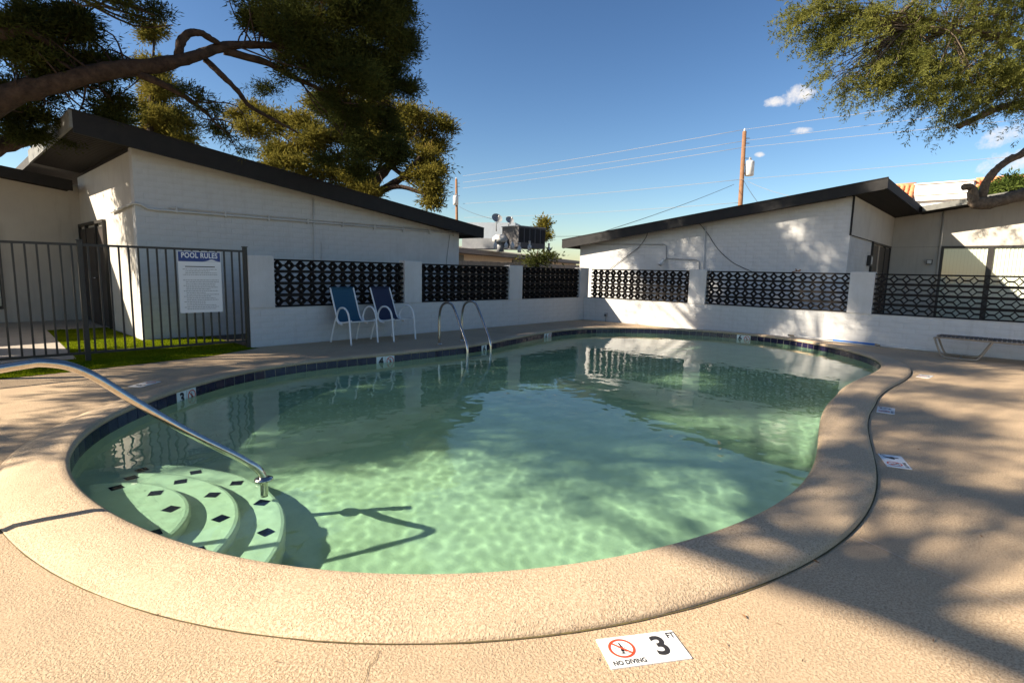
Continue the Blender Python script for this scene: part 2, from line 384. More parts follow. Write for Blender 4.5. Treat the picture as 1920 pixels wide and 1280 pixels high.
# coping width: narrows where the pool comes up against the right-hand wall
wid = np.full(NO, .36)
for i in range(NO):
    if OUT[i, 0] > -1.6:
        wid[i] = min(.36, max(.05, -.012-OUT[i, 0])/max(ONRM[i, 0], .15)) if ONRM[i, 0] > 0 else .36
wid = np.convolve(np.concatenate([wid[-6:], wid, wid[:6]]), np.ones(13)/13, 'valid')
COUT = OUT+ONRM*wid[:, None]
COUT[:, 0] = np.minimum(COUT[:, 0], -.008)

# ------------------------------------------------------------------ ground, deck, coping, pool
YARD = [(-30, -26), (-.004, -26), (-.004, -.004), (-30, -.004)]
deck = sheet('pool_deck', YARD, [[tuple(p) for p in (OUT+ONRM*.04)]], 0.0, 'deck'); tag(deck, kind='structure')
gr = sheet('ground', [(-500, -500), (500, -500), (500, 500), (-500, 500)], [YARD], -.012, 'ground'); tag(gr, kind='structure')
# coping: rounded nose inside, slight fall and rounded lip outside
prof = [(0.012, ZT-.004), (-.010, ZT+.004), (-.016, ZT+.025), (-.010, ZN-.006), (.012, ZC-.004), (.05, ZC), (.55, .058), (.86, .042), (.965, .032), (.995, .020), (1.0, -.01)]
V = []; Fc = []; n = len(prof)
for i in range(NO):
    for j, (a, z) in enumerate(prof):
        off = a if j < 6 else .05+(wid[i]-.05)*(a-.05)/.95
        if j < 6: off = min(off, wid[i]*.5)
        # the lip is nearly flush with the deck on the left, a real step on the right
        stepk = np.clip((OUT[i, 0]+12.6)/2.2, 0, 1) if OUT[i, 1] < -5 else .15
        zz = z if j < 6 else (z if j == n-1 else ZC*(1-(a-.05)/.95)+z*(a-.05)/.95*(.45+.55*stepk))
        if j >= 8 and j < n-1: zz = max(.008, zz*(.35+.65*stepk))
        p = OUT[i]+ONRM[i]*off
        V.append((min(p[0], -.006), p[1], zz))
for i in range(NO):
    for j in range(n-1): Fc.append((i*n+j, ((i+1) % NO)*n+j, ((i+1) % NO)*n+j+1, i*n+j+1))
cop = tag(raw('pool_coping', V, [f[::-1] for f in Fc], 'coping', smooth=True), kind='structure')
# dark joint round the coping, where the deck stops short of it (near side only)
V = []; Fc = []
js = [i for i in range(NO) if (OUT[i, 1] < -4.6 and OUT[i, 0] < -2.3)]
js.sort(key=lambda i: math.atan2(OUT[i, 1]-PC[1], OUT[i, 0]-PC[0]) % (2*math.pi))
rj = random.Random(3)
for q, i in enumerate(js):
    a = COUT[i]-ONRM[i]*.010; wj = .003+.004*np.clip((OUT[i, 0]+12.5)/2, 0, 1)+rj.uniform(-.0015, .003); b = COUT[i]+ONRM[i]*wj
    V += [(a[0], a[1], .004), (b[0], b[1], .004)]
    if q: Fc.append((2*q-2, 2*q-1, 2*q+1, 2*q))
tag(raw('coping_joint', V, [f[::-1] for f in Fc], 'joint'), kind='structure')

# pool shell
def floor_z(x, y):
    t = np.clip((x+9.0)/6.0, 0, 1); t = t*t*(3-2*t)
    return -.70-.55*t
rings = [(1.0, 0.0, ZT+.01), (1.0, 0.0, -.28), (.997, .25, None), (.990, .5, None), (.98, .72, None), (.96, .88, None), (.93, .97, None), (.88, 1, None), (.8, 1, None), (.7, 1, None), (.58, 1, None), (.45, 1, None), (.3, 1, None), (.15, 1, None)]
V = []; Fc = []
for s, kf, z in rings:
    for i in range(NO):
        p = PC+(OUT[i]-PC)*s
        V.append((p[0], p[1], z if z is not None else -.28+(floor_z(p[0], p[1])+.28)*kf))
nr = len(rings)
for j in range(nr-1):
    for i in range(NO): Fc.append((j*NO+i, j*NO+(i+1) % NO, (j+1)*NO+(i+1) % NO, (j+1)*NO+i))
V.append((PC[0], PC[1], floor_z(*PC))); c = len(V)-1
for i in range(NO): Fc.append(((nr-1)*NO+i, (nr-1)*NO+(i+1) % NO, c))
pool = tag(raw('swimming_pool', V, Fc, 'plaster', smooth=True), kind='structure')
pool.cycles.is_caustics_receiver = True

# waterline tiles, one object each
TS = PERI/round(PERI/.1535)
tile_me = None
def tile_mesh():
    o = raw('tile', boxv((-.0735, -.008, -.148), (.0735, .006, 0)), BOXF, 'tile'); bevel_mesh(o.data, .003); me = o.data; bpy.data.objects.remove(o); return me
tile_me = tile_mesh()
tile_wme = tile_me.copy(); tile_wme.materials.clear(); tile_wme.materials.append(MT['tile_white'])
def s_near(px, py):
    p = g(px, py, ZT)[:2]; d = np.linalg.norm(dense-p, axis=1); return cum[int(np.argmin(d))]
wm = {}
for (px, py, what, ring) in ((332, 737, '3', 1), (707, 670, '4', 1), (914, 647, '6', 0), (1021, 625, '6', 1), (1384, 627, '6', 1)):
    i0 = int(s_near(px, py)/TS); wm[i0] = what
    if ring: wm[i0-1] = 'o'
def diver_geo(s):
    ps = [bar_geo((-.02*s, .34*s), (.02*s, .10*s), .07*s), bar_geo((.02*s, .12*s), (-.03*s, -.20*s), .12*s), bar_geo((-.02*s, -.12*s), (.16*s, -.22*s), .05*s)]
    rg = ring_geo(0.0005, .06*s, 10); ps.append(([(v[0]-.03*s, v[1]-.28*s, 0) for v in rg[0]], rg[1]))
    for q in range(5): ps.append(bar_geo((-.34*s+q*.15*s, .04*s), (-.26*s+q*.15*s, .04*s), .022*s))
    ps.append(bar_geo((-.30*s, -.32*s), (.30*s, -.32*s), .018*s))
    return merge_geo(ps)
nt = int(round(PERI/TS))
for i in range(nt):
    s = (i+.5)*TS; p = at_len(s); q = at_len(s+.03)-at_len(s-.03); q /= np.linalg.norm(q); nn = np.array([q[1], -q[0]])
    what = wm.get(i)
    o = bpy.data.objects.new('depth_marker_tile' if what else 'tile', tile_wme if what else tile_me); COL.objects.link(o); o.parent = pool
    o.matrix_world = Matrix(((q[0], nn[0], 0, p[0]), (q[1], nn[1], 0, p[1]), (0, 0, 1, ZT+.002), (0, 0, 0, 1)))
    if what:
        org = np.array([p[0]-nn[0]*.0095, p[1]-nn[1]*.0095, ZT-.072]); ax = np.array([-q[0], -q[1], 0]); az = np.array([-nn[0], -nn[1], 0]); ay = np.array([0, 0, 1.])
        if what == 'o':
            gm = merge_geo([ring_geo(.05, .062, 28), bar_geo((-.038, .038), (.038, -.038), .011)])
            nm, mm = 'printed_sign', 'red'
            d2 = raw('printed_figure', place(diver_geo(.11)[0], org, ax, ay, az, .0006), diver_geo(.11)[1], 'ink', None); d2.parent = o; d2.matrix_parent_inverse = o.matrix_world.inverted()
        else:
            gm = text_geo(what, .15, 1, .006); nm, mm = 'printed_number', 'ink'
        d = raw(nm, place(gm[0], org, ax, ay, az, .0012), gm[1], mm, None); d.parent = o; d.matrix_parent_inverse = o.matrix_world.inverted()

# entry steps in the shallow end
SC = np.array([-12.62, -5.42])
def step_poly(r, a0=-78, a1=82, n=40, back=.3):
    P = [(SC[0]+r*math.cos(R(a0+(a1-a0)*i/n)), SC[1]+r*math.sin(R(a0+(a1-a0)*i/n))*1.12) for i in range(n+1)]
    return P+[(SC[0]-back, SC[1]+.3), (SC[0]-back, SC[1]-.3)]
srad = (.60, .86, 1.11); sz = (ZW-.095, ZW-.22, ZW-.35)
dtile = None
for r, z in zip(srad, sz):
    P = step_poly(r)
    nP = len(P); V = []; Fc = []
    inset = [(SC[0]+(p[0]-SC[0])*(1-.025/r), SC[1]+(p[1]-SC[1])*(1-.025/r)) for p in P]
    for lst, zz in ((P, -1.3), (P, z-.03), ([(SC[0]+(p[0]-SC[0])*(1-.008/r), SC[1]+(p[1]-SC[1])*(1-.008/r)) for p in P], z-.009), (inset, z)):
        V += [(p[0], p[1], zz) for p in lst]
    for j in range(3):
        for i in range(nP): Fc.append((j*nP+i, j*nP+(i+1) % nP, (j+1)*nP+(i+1) % nP, (j+1)*nP+i))
    Fc.append(tuple(3*nP+i for i in range(nP)))
    st = raw('entry_step', V, Fc, 'step_plaster', pool); st.cycles.is_caustics_receiver = True
    for kx in range(int(3+r*3)):
        m_ = int(3+r*3); a = R(-66+132*(kx+.5)/m_); rt = r-.10
        c0 = np.array([SC[0]+rt*math.cos(a), SC[1]+rt*1.12*math.sin(a)]); h = .052
        dx = np.array([math.cos(a), math.sin(a)]); dy = np.array([-dx[1], dx[0]])
        vs = [(*(c0+dx*h), 0), (*(c0+dy*h), 0), (*(c0-dx*h), 0), (*(c0-dy*h), 0)]
        V2 = [(x, y, z+.001) for x, y, _ in vs]+[(x, y, z+.005) for x, y, _ in vs]
        dt = raw('step_tile', V2, BOXF, 'tile', st); dt.matrix_parent_inverse = Matrix.Identity(4); dt.cycles.is_caustics_receiver = True

# water: real rippled surface with a refraction, so the sun throws its own caustics
sp = .021
x0, x1, y0, y1 = dense[:, 0].min()-.06, dense[:, 0].max()+.06, dense[:, 1].min()-.06, dense[:, 1].max()+.06
xs = np.arange(x0, x1, sp); ys = np.arange(y0, y1, sp); X, Y = np.meshgrid(xs, ys)
rg = np.random.default_rng(5); Z = np.zeros_like(X)
for _ in range(64):
    a = rg.uniform(0, 6.283); Lw = .075*6.5**rg.random(); Z += .00010*(Lw/.3)**.95*np.sin(2*math.pi*(X*math.cos(a)+Y*math.sin(a))/Lw+rg.uniform(0, 6.28))
calm = .6+.4*np.clip((-X-5.5)/4, 0, 1)*np.clip((-Y-3.2)/2, .3, 1)
Z *= calm
rp = np.sqrt((X-PC[0])**2+(Y-PC[1])**2); ap = np.arctan2(Y-PC[1], X-PC[0]) % (2*math.pi)
inside = rp < np.interp(ap, tt, rr, period=2*math.pi)+.05
vid = -np.ones(X.shape, int)
ii, jj = np.where(inside[:-1, :-1] & inside[1:, :-1] & inside[:-1, 1:] & inside[1:, 1:])
used = np.zeros(X.shape, bool)
for di in (0, 1):
    for dj in (0, 1): used[ii+di, jj+dj] = True
vid[used] = np.arange(used.sum()); nv = int(used.sum())
top = np.stack([X[used], Y[used], Z[used]+ZW], 1)
quads = np.stack([vid[ii, jj], vid[ii, jj+1], vid[ii+1, jj+1], vid[ii+1, jj]], 1)
Vw = top.tolist(); Fw = quads.tolist()
wat = raw('pool_water', Vw, Fw, 'water'); tag(wat, kind='structure')
wat.data.polygons.foreach_set('use_smooth', [True]*len(quads))
wat.cycles.is_caustics_caster = True

# ------------------------------------------------------------------ painted block walls with breeze-block panels
def brick_mesh(w_, h_, d_):
    o = raw('brick', boxv((-w_/2, -d_/2, -h_/2), (w_/2, d_/2, h_/2)), BOXF, 'white_block'); me = o.data; bpy.data.objects.remove(o)
    bevel_mesh(me, .0035); return me
BW, BH, BD = .400, .0996, .016
BRICK = brick_mesh(BW, BH, BD); BHALF = brick_mesh(BW/2-.003, BH, BD)
PITCH, COURSE = .4035, .1022
def brick_face(parent, o, ax, az, length, ztop, limit=300, z0=0.0, skip=None, order=None, rnd=random.Random(2)):
    """painted 4 x 16 inch blocks in running bond on a wall face; o = start, ax along, az outward; each a part, the rest one part of stuff"""
    ax = np.array(ax, float); az = np.array(az, float); o = np.array(o, float); spots = []
    row = 0; z = z0
    while z < max(ztop(0), ztop(length))-.01:
        u = -(PITCH/2) if row % 2 else 0.0
        while u < length-.02:
            a, b = max(u, 0), min(u+PITCH, length)
            if b-a > .12 and z+COURSE*.4 < ztop((a+b)/2) and not (skip and skip((a+b)/2, z+COURSE/2)):
                spots.append(((a+b)/2, z+COURSE/2, b-a))
            u += PITCH
        z += COURSE; row += 1
    if order: spots.sort(key=order)
    rest = []
    for i, (u, z, wd) in enumerate(spots):
        p = o+ax*u+np.array([0, 0, z])-az*(BD/2-.0028)+az*rnd.uniform(-.0012, .0012); sc = (wd-.0022)/BW
        tilt = rnd.uniform(-.002, .002)
        Mx = Matrix(((ax[0]*sc, az[0], 0, p[0]), (ax[1]*sc, az[1], 0, p[1]), (tilt, 0, 1, p[2]), (0, 0, 0, 1)))
        if i < limit:
            b = bpy.data.objects.new('brick', BRICK); COL.objects.link(b); b.parent = parent
            b.matrix_parent_inverse = Matrix.Translation(-Vector(ORIG.get(parent.name, (0, 0, 0)))); b.matrix_basis = Mx
        else: rest.append(Mx)
    if rest:
        bv = np.array([v.co for v in BRICK.vertices]); bf = [tuple(p.vertices) for p in BRICK.polygons]; V = []; Fc = []
        for Mx in rest:
            m3 = np.array(Mx); k0 = len(V); V += (bv@m3[:3, :3].T+m3[:3, 3]).tolist(); Fc += [tuple(q+k0 for q in f) for f in bf]
        tag(raw('brickwork', V, Fc, 'white_block', parent), kind='stuff')

def breeze_mesh():
    W_, H_, D_ = .2033, .2033, .125; fl = .025; th = .032; hw = .071; hh = H_/2-fl+.004
    parts = []
    def bx(lo, hi): parts.append((boxv(lo, hi), BOXF))
    bx((-W_/2, -D_/2, -H_/2), (W_/2, D_/2, -H_/2+fl)); bx((-W_/2, -D_/2, H_/2-fl), (W_/2, D_/2, H_/2))
    bx((-W_/2, -D_/2+.004, -th/2), (-hw+.012, D_/2-.004, th/2)); bx((hw-.012, -D_/2+.004, -th/2), (W_/2, D_/2-.004, th/2))
    kk = math.hypot(hw, hh); ih, iw = hh-th*.5*kk/hw*1.0, hw-th*.5*kk/hh*1.0
    outer = [(hw+.008, 0), (0, hh), (-hw-.008, 0), (0, -hh)]; inner = [(iw, 0), (0, ih), (-iw, 0), (0, -ih)]
    V = []
    for y in (-D_/2+.002, D_/2-.002):
        V += [(p[0], y, p[1]) for p in outer]+[(p[0], y, p[1]) for p in inner]
    Fc = []
    for i in range(4):
        j = (i+1) % 4
        Fc += [(i, j, 4+j, 4+i), (8+i, 12+i, 12+j, 8+j), (i, 8+i, 8+j, j), (4+i, 4+j, 12+j, 12+i)]
    parts.append((V, Fc))
    V, Fc = merge_geo(parts)
    o = raw('b', V, Fc, 'breeze'); bm = bmesh.new(); bm.from_mesh(o.data); bmesh.ops.recalc_face_normals(bm, faces=bm.faces[:]); bm.to_mesh(o.data); bm.free()
    me = o.data; bpy.data.objects.remove(o); return me
BREEZE = breeze_mesh()
ZB, ZP = .654, 1.467
def block_wall(label, along, panels, pillars, u0, u1):
    """along 'x': wall on y = 0 (face towards -y); 'y': wall on x = 0 (face towards -x); u is -x or -y"""
    root = thing('breeze_block_wall', label, 'wall')
    ax, az = (((-1, 0, 0), (0, -1, 0)) if along == 'x' else ((0, -1, 0), (-1, 0, 0)))
    def P(u, v, z): return (-u, v, z) if along == 'x' else (v, -u, z)
    box('base_wall', P(u0, .012, -.1), P(u1, .2, ZB-.004), 'white_block', root)
    box('wall_ledge', P(u0, .003, ZB-.006), P(u1, .203, ZB), 'white_block', root)
    brick_face(root, np.array(P(u0, .012, 0)), ax, az, u1-u0, lambda u: ZB-.01, 300)
    for a, b, zt in pillars:
        box('pillar', P(a, -.004, ZB-.002), P(b, .206, zt), 'white_block', root, bevel=.008)
    for a, b in panels:
        nc = max(1, round((b-a)/.2033)); pw = (b-a)/nc
        for r in range(4):
            for c in range(nc):
                o = bpy.data.objects.new('breeze_block', BREEZE); COL.objects.link(o); o.parent = root
                q = P(a+(c+.5)*pw, .105, ZB+(r+.5)*.2033+.0005)
                o.location = q; o.scale = (pw/.2033, 1, 1)
                if along == 'y': o.rotation_euler = (0, 0, R(90))
        box('panel_top_rail', P(a, .06, ZP), P(b, .15, ZP+.006), 'breeze', root)
    return root
block_wall('white block wall with breeze block panels behind the two patio chairs and ladder', 'x',
           [(.22, 2.72), (3.2, 5.92), (6.36, 9.03)], [(-.20, .22, 1.50), (2.72, 3.2, 1.50), (5.92, 6.36, 1.52), (9.03, 9.45, 1.525)], -.2, 9.45)
block_wall('white block wall with breeze block panels beside the lounge chair and blue pole', 'y',
           [(.20, 3.18), (3.62, 6.67), (7.11, 10.16), (10.60, 13.65)], [(3.18, 3.62, 1.50), (6.67, 7.11, 1.50), (10.16, 10.60, 1.5), (13.65, 14.1, 1.5)], .001, 14.1)

# ------------------------------------------------------------------ buildings left and right
def board_mesh(L, w_, t):
    o = raw('x', boxv((0, -w_/2, -t), (L, w_/2, 0)), BOXF, 'soffit_board'); me = o.data; bpy.data.objects.remove(o); bevel_mesh(me, .008); return me
SL = .130
# ---- left building: gable wall on y = 2, high eave to the left
lb = thing('house', 'white block house with sloping charcoal roof behind the fence and pool rules sign', 'house', (-7, 6, 0))
YG = 2.0
rt = lambda x: 3.50-SL*(x+10.4)                         # top of the roof edge
prism('wall', [(-10.5, -.1), (-3.1, -.1), (-3.1, rt(-3.1)-.22), (-10.5, rt(-10.5)-.22)], 'y', YG+.012, YG+.2, 'white_block', lb)
brick_face(lb, (-3.1, YG+.012, 0), (-1, 0, 0), (0, -1, 0), 7.4, lambda u: rt(-3.1-u)-.30, 300, order=lambda s: -s[0]-s[1]*2)
side = prism('wall', [(2.2, -.1), (6.8, -.1), (6.8, 3.25), (2.2, 3.25)], 'x', -10.488, -10.3, 'white_panel', lb)
prism('wall', [(-10.3, -.1), (-18.5, -.1), (-18.5, 4.2), (-10.3, 3.05)], 'y', 6.8, 7.0, 'white_panel', lb)
prism('wall', [(2.2, -.1), (14, -.1), (14, 2.4), (2.2, 2.4)], 'x', -3.3, -3.1, 'white_block', lb)
tb = lambda x: rt(x)
roofm = raw('roof', [(-11.3, 1.66, rt(-11.3)-.01), (-2.6, 1.66, rt(-2.6)-.01), (-2.6, 15, rt(-2.6)-.01), (-11.3, 15, rt(-11.3)-.01), (-11.28, 1.68, rt(-11.3)-.16), (-2.62, 1.68, rt(-2.6)-.16), (-2.62, 15, rt(-2.6)-.16), (-11.28, 15, rt(-11.3)-.16)], [(0, 1, 2, 3), (7, 6, 5, 4), (0, 4, 5, 1), (1, 5, 6, 2), (2, 6, 7, 3), (3, 7, 4, 0)], 'roofing', lb)
fa = prism('fascia_board', [(-11.32, rt(-11.32)+.02), (-2.58, rt(-2.58)+.02), (-2.58, rt(-2.58)-.25), (-11.32, rt(-11.32)-.31)], 'y', 1.62, 1.66, 'fascia', lb)
box('fascia_board', (-11.36, 1.62, rt(-11.3)-.24), (-11.32, 6.3, rt(-11.3)+.02), 'fascia_sunlit', lb)
box('fascia_board', (-2.58, 1.62, rt(-2.6)-.24), (-2.54, 14, rt(-2.6)+.02), 'fascia', lb)
prism('metal_drip_edge', [(-11.36, rt(-11.32)+.021), (-2.54, rt(-2.54)+.021), (-2.54, rt(-2.54)+.04), (-11.36, rt(-11.32)+.04)], 'y', 1.605, 1.70, 'fascia', lb)
bme = board_mesh(.84, .115, .035)
for i in range(32):
    b = bpy.data.objects.new('soffit_board', bme); COL.objects.link(b); b.parent = lb; b.matrix_parent_inverse = Matrix.Translation((7, -6, 0))
    b.location = (-11.31, 1.76+i*.15, rt(-11.31)-.162); b.rotation_euler = (0, math.atan(SL), 0)
# second roof over the recessed entry, rising to the left
r2 = lambda x: 3.10-SL*(x+10.9)
raw('roof', [(-18.6, 6.1, r2(-18.6)), (-10.7, 6.1, r2(-10.7)), (-10.7, 15, r2(-10.7)), (-18.6, 15, r2(-18.6)), (-18.6, 6.1, r2(-18.6)-.15), (-10.7, 6.1, r2(-10.7)-.15), (-10.7, 15, r2(-10.7)-.15), (-18.6, 15, r2(-18.6)-.15)], [(0, 1, 2, 3), (7, 6, 5, 4), (0, 4, 5, 1), (1, 5, 6, 2), (2, 6, 7, 3), (3, 7, 4, 0)], 'soffit', lb)
prism('fascia_board', [(-18.6, r2(-18.6)+.02), (-10.7, r2(-10.7)+.02), (-10.7, r2(-10.7)-.2), (-18.6, r2(-18.6)-.2)], 'y', 6.05, 6.095, 'fascia', lb)
# entry door with sidelights on the side wall
dr = box('door', (-10.54, 5.05, .02), (-10.492, 6.0, 2.08), 'door', lb)
box('door_panel', (-10.548, 5.15, .25), (-10.541, 5.9, 1.0), 'door', dr); box('door_panel', (-10.548, 5.15, 1.15), (-10.541, 5.9, 1.95), 'door', dr)
tube('handle', [(-10.55, 5.13, 1.02), (-10.60, 5.13, 1.02), (-10.60, 5.22, 1.02)], .012, 'steel', dr)
for y0 in (4.35, 6.08):
    sl = box('sidelight', (-10.52, y0, .02), (-10.492, y0+.66, 2.08), 'black_metal', lb)
    box('pane', (-10.526, y0+.05, .1), (-10.521, y0+.61, 2.02), 'door', sl)
for y0, y1_ in ((4.31, 4.345), (5.015, 5.045), (6.005, 6.075), (6.745, 6.79)): box('door_post', (-10.55, y0, 0), (-10.49, y1_, 2.14), 'black_metal', lb)
box('door_head', (-10.552, 4.31, 2.14), (-10.488, 6.79, 2.2), 'black_metal', lb)
# window in the recessed wall
wd = box('window', (-14.6, 6.775, .30), (-11.9, 6.798, 2.08), 'black_metal', lb)
for a, b in ((-14.54, -13.28), (-13.22, -11.96)): box('pane', (a, 6.768, .36), (b, 6.774, 2.02), 'glass', wd); box('blind', (a, 6.7745, .37), (b, 6.7749, 2.01), 'blind', wd)
# conduits and cables on the gable wall
cz = 2.32
tube('conduit', [(-10.53, 3.6, cz-.02), (-10.53, 2.1, cz+.03), (-10.5, YG-.03, cz+.04), (-10.42, YG-.03, cz+.03), (-10.33, YG-.03, cz-.03), (-10.2, YG-.03, cz-.04), (-3.15, YG-.03, cz+.02)], .022, 'white_block', lb)
tube('conduit', [(-10.0, YG-.028, cz+.015), (-3.15, YG-.028, cz+.065)], .011, 'white_block', lb, 6)
for i in range(9): box('pipe_clip', (-9.9+i*.82, YG-.055, cz-.065), (-9.87+i*.82, YG-.004, cz+.045), 'white_block', lb)
tube('conduit', [(-7.28, YG-.02, .05), (-7.28, YG-.02, rt(-7.28)-.3)], .014, 'white_block', lb, 6)
tube('conduit', [(-7.11, YG-.018, .05), (-7.11, YG-.018, 1.9)], .008, 'white_block', lb, 6)
tube('cable', catmull([(-3.45, YG-.02, 2.3), (-3.5, YG-.02, 2.0), (-3.56, YG-.02, 1.6), (-3.6, YG-.02, 1.0)], 4), .008, 'grey_metal', lb, 5)

# ---- right building: gable wall on x = 2, high eave to the right
rb = thing('house', 'white block house with sloping charcoal roof and glass doors behind the lounge chair', 'house', (8, -3, 0))
XG = 2.0
rq = lambda y: 3.565-.128*(y+6.8)
prism('wall', [(1.64, -.1), (-6.2, -.1), (-6.2, rq(-6.2)-.20), (1.64, rq(1.64)-.20)], 'x', XG+.012, XG+.2, 'white_block', rb)
brick_face(rb, (XG+.012, 1.64, 0), (0, -1, 0), (-1, 0, 0), 7.84, lambda u: rq(1.64-u)-.28, 300, order=lambda s: -s[0]-s[1]*2)
raw('roof', [(1.68, 2.06, rq(2.06)-.01), (1.68, -6.83, rq(-6.83)-.01), (16, -6.83, rq(-6.83)-.01), (16, 2.06, rq(2.06)-.01), (1.7, 2.04, rq(2.04)-.15), (1.7, -6.81, rq(-6.83)-.15), (16, -6.81, rq(-6.83)-.15), (16, 2.04, rq(2.04)-.15)], [(3, 2, 1, 0), (4, 5, 6, 7), (1, 5, 4, 0), (2, 6, 5, 1), (3, 7, 6, 2), (0, 4, 7, 3)], 'roofing', rb)
prism('fascia_board', [(2.1, rq(2.1)+.02), (-6.86, rq(-6.86)+.02), (-6.86, rq(-6.86)-.22), (2.1, rq(2.1)-.27)], 'x', 1.64, 1.68, 'fascia', rb)
box('fascia_board', (1.64, -6.90, rq(-6.86)-.20), (7.9, -6.86, rq(-6.86)+.02), 'fascia', rb)
box('fascia_board', (1.64, 2.1, rq(2.1)-.25), (14, 2.14, rq(2.1)+.02), 'fascia', rb)
prism('metal_drip_edge', [(2.14, rq(2.14)+.021), (-6.90, rq(-6.9)+.021), (-6.90, rq(-6.9)+.04), (2.14, rq(2.14)+.04)], 'x', 1.625, 1.70, 'fascia', rb)
bme2 = board_mesh(.70, .115, .035)
for i in range(42):
    b = bpy.data.objects.new('soffit_board', bme2); COL.objects.link(b); b.parent = rb; b.matrix_parent_inverse = Matrix.Translation((-8, 3, 0))
    b.location = (1.78+i*.15, -6.85, rq(-6.85)-.155); b.rotation_euler = (0, -math.atan(.128), R(90)) if False else (0, math.atan(.128), R(90))
# entry side wall on y = -6.2
prism('wall', [(2.2, -.1), (8.0, -.1), (8.0, 3.4), (2.2, 3.4)], 'y', -6.188, -6.0, 'white_panel', rb)
box('wall_panel', (2.03, -6.21, 2.40), (7.98, -6.189, 3.36), 'white_panel', rb)
brick_face(rb, (2.02, -6.188, 0), (1, 0, 0), (0, -1, 0), 2.78, lambda u: 2.36, 0)
box('corner_trim', (1.99, -6.225, 2.38), (2.03, -6.185, 3.36), 'fascia', rb); box('panel_joint', (2.03, -6.214, 2.385), (7.98, -6.19, 2.399), 'fascia', rb)
dr = box('door', (5.7, -6.235, .02), (6.62, -6.19, 2.3), 'door', rb); box('door_panel', (5.8, -6.242, .2), (6.5, -6.236, 1.0), 'door', dr); box('door_panel', (5.8, -6.242, 1.15), (6.5, -6.236, 2.2), 'door', dr)
tube('handle', [(5.8, -6.24, 1.02), (5.8, -6.30, 1.02), (5.9, -6.30, 1.02)], .012, 'steel', dr)
for a in (4.86, 6.78):
    sl = box('sidelight', (a, -6.22, .02), (a+.8, -6.19, 2.3), 'black_metal', rb); box('pane', (a+.07, -6.227, .1), (a+.73, -6.221, 2.24), 'door', sl)
for a in (4.8, 5.66, 6.66, 7.62): box('door_post', (a, -6.25, 0), (a+.05, -6.19, 2.33), 'black_metal' if a != 5.66 else 'beige', rb)
box('door_head', (4.8, -6.25, 2.33), (7.68, -6.186, 2.38), 'black_metal', rb)
sc_ = box('wall_light', (4.35, -6.29, 1.72), (4.55, -6.20, 2.0), 'black_metal', rb); box('lens', (4.38, -6.30, 1.76), (4.52, -6.291, 1.96), 'white_metal', sc_)
# recessed wall on x = 8 with glass doors
XB = 8.0
wtop = lambda y: 3.30-.14*(y+6.2)
prism('wall', [(-6.0, -.1), (-15, -.1), (-15, wtop(-15)), (-6.0, wtop(-6.0))], 'x', XB, XB+.2, 'white_panel', rb)
box('panel_joint', (XB-.006, -7.40, 2.378), (XB, -6.2, 2.386), 'brown_eave', rb)
tube('conduit', [(XB-.025, -7.44, 0), (XB-.025, -7.43, wtop(-7.43)-.03)], .03, 'white_panel', rb)
lp = box('wall_light', (XB-.10, -7.29, 1.86), (XB, -7.15, 2.0), 'black_metal', rb); box('lens', (XB-.108, -7.275, 1.875), (XB-.101, -7.165, 1.985), 'white_metal', lp)
for k_, (a, b) in enumerate(((-7.50, -8.58), (-8.64, -9.72), (-9.78, -10.86), (-10.92, -12.0))):
    wn_ = raw('window', *merge_geo([(boxv((XB-.05, min(p, q), zl), (XB-.002, max(p, q), zh)), BOXF) for p, q, zl, zh in ((a+.03, a-.035, .05, 2.40), (b+.035, b-.03, .05, 2.40), (a-.036, b+.036, .05, .12), (a-.036, b+.036, 2.33, 2.40))]), 'black_metal', rb)
    box('pane', (XB-.030, b+.036, .121), (XB-.026, a-.036, 2.329), 'glass', wn_)
    nsl = 12; pw = (a-b-.08)/nsl
    for i in range(nsl):
        y = a-.04-(i+.5)*pw; t = R(14)
        v = [(XB-.012+math.sin(t)*s*pw*.5, y+math.cos(t)*s*pw*.5, z) for z in (.14, 2.31) for s in (-1, 1)]
        raw('blind_slat', v, [(0, 1, 3, 2)], 'blind', wn_)
r3 = lambda y: 3.53-.145*(y+7.0)
raw('roof', [(7.19, -6.9, r3(-6.9)), (7.19, -15.5, r3(-15.5)), (16, -15.5, r3(-15.5)), (16, -6.9, r3(-6.9)), (7.19, -6.9, r3(-6.9)-.15), (7.19, -15.5, r3(-15.5)-.15), (16, -15.5, r3(-15.5)-.15), (16, -6.9, r3(-6.9)-.15)], [(3, 2, 1, 0), (4, 5, 6, 7), (1, 5, 4, 0), (2, 6, 5, 1), (3, 7, 6, 2), (0, 4, 7, 3)], 'soffit', rb)
prism('fascia_board', [(-6.98, r3(-6.98)+.01), (-15.5, r3(-15.5)+.01), (-15.5, r3(-15.5)-.15), (-6.98, r3(-6.98)-.15)], 'x', 7.15, 7.188, 'fascia_sunlit', rb)
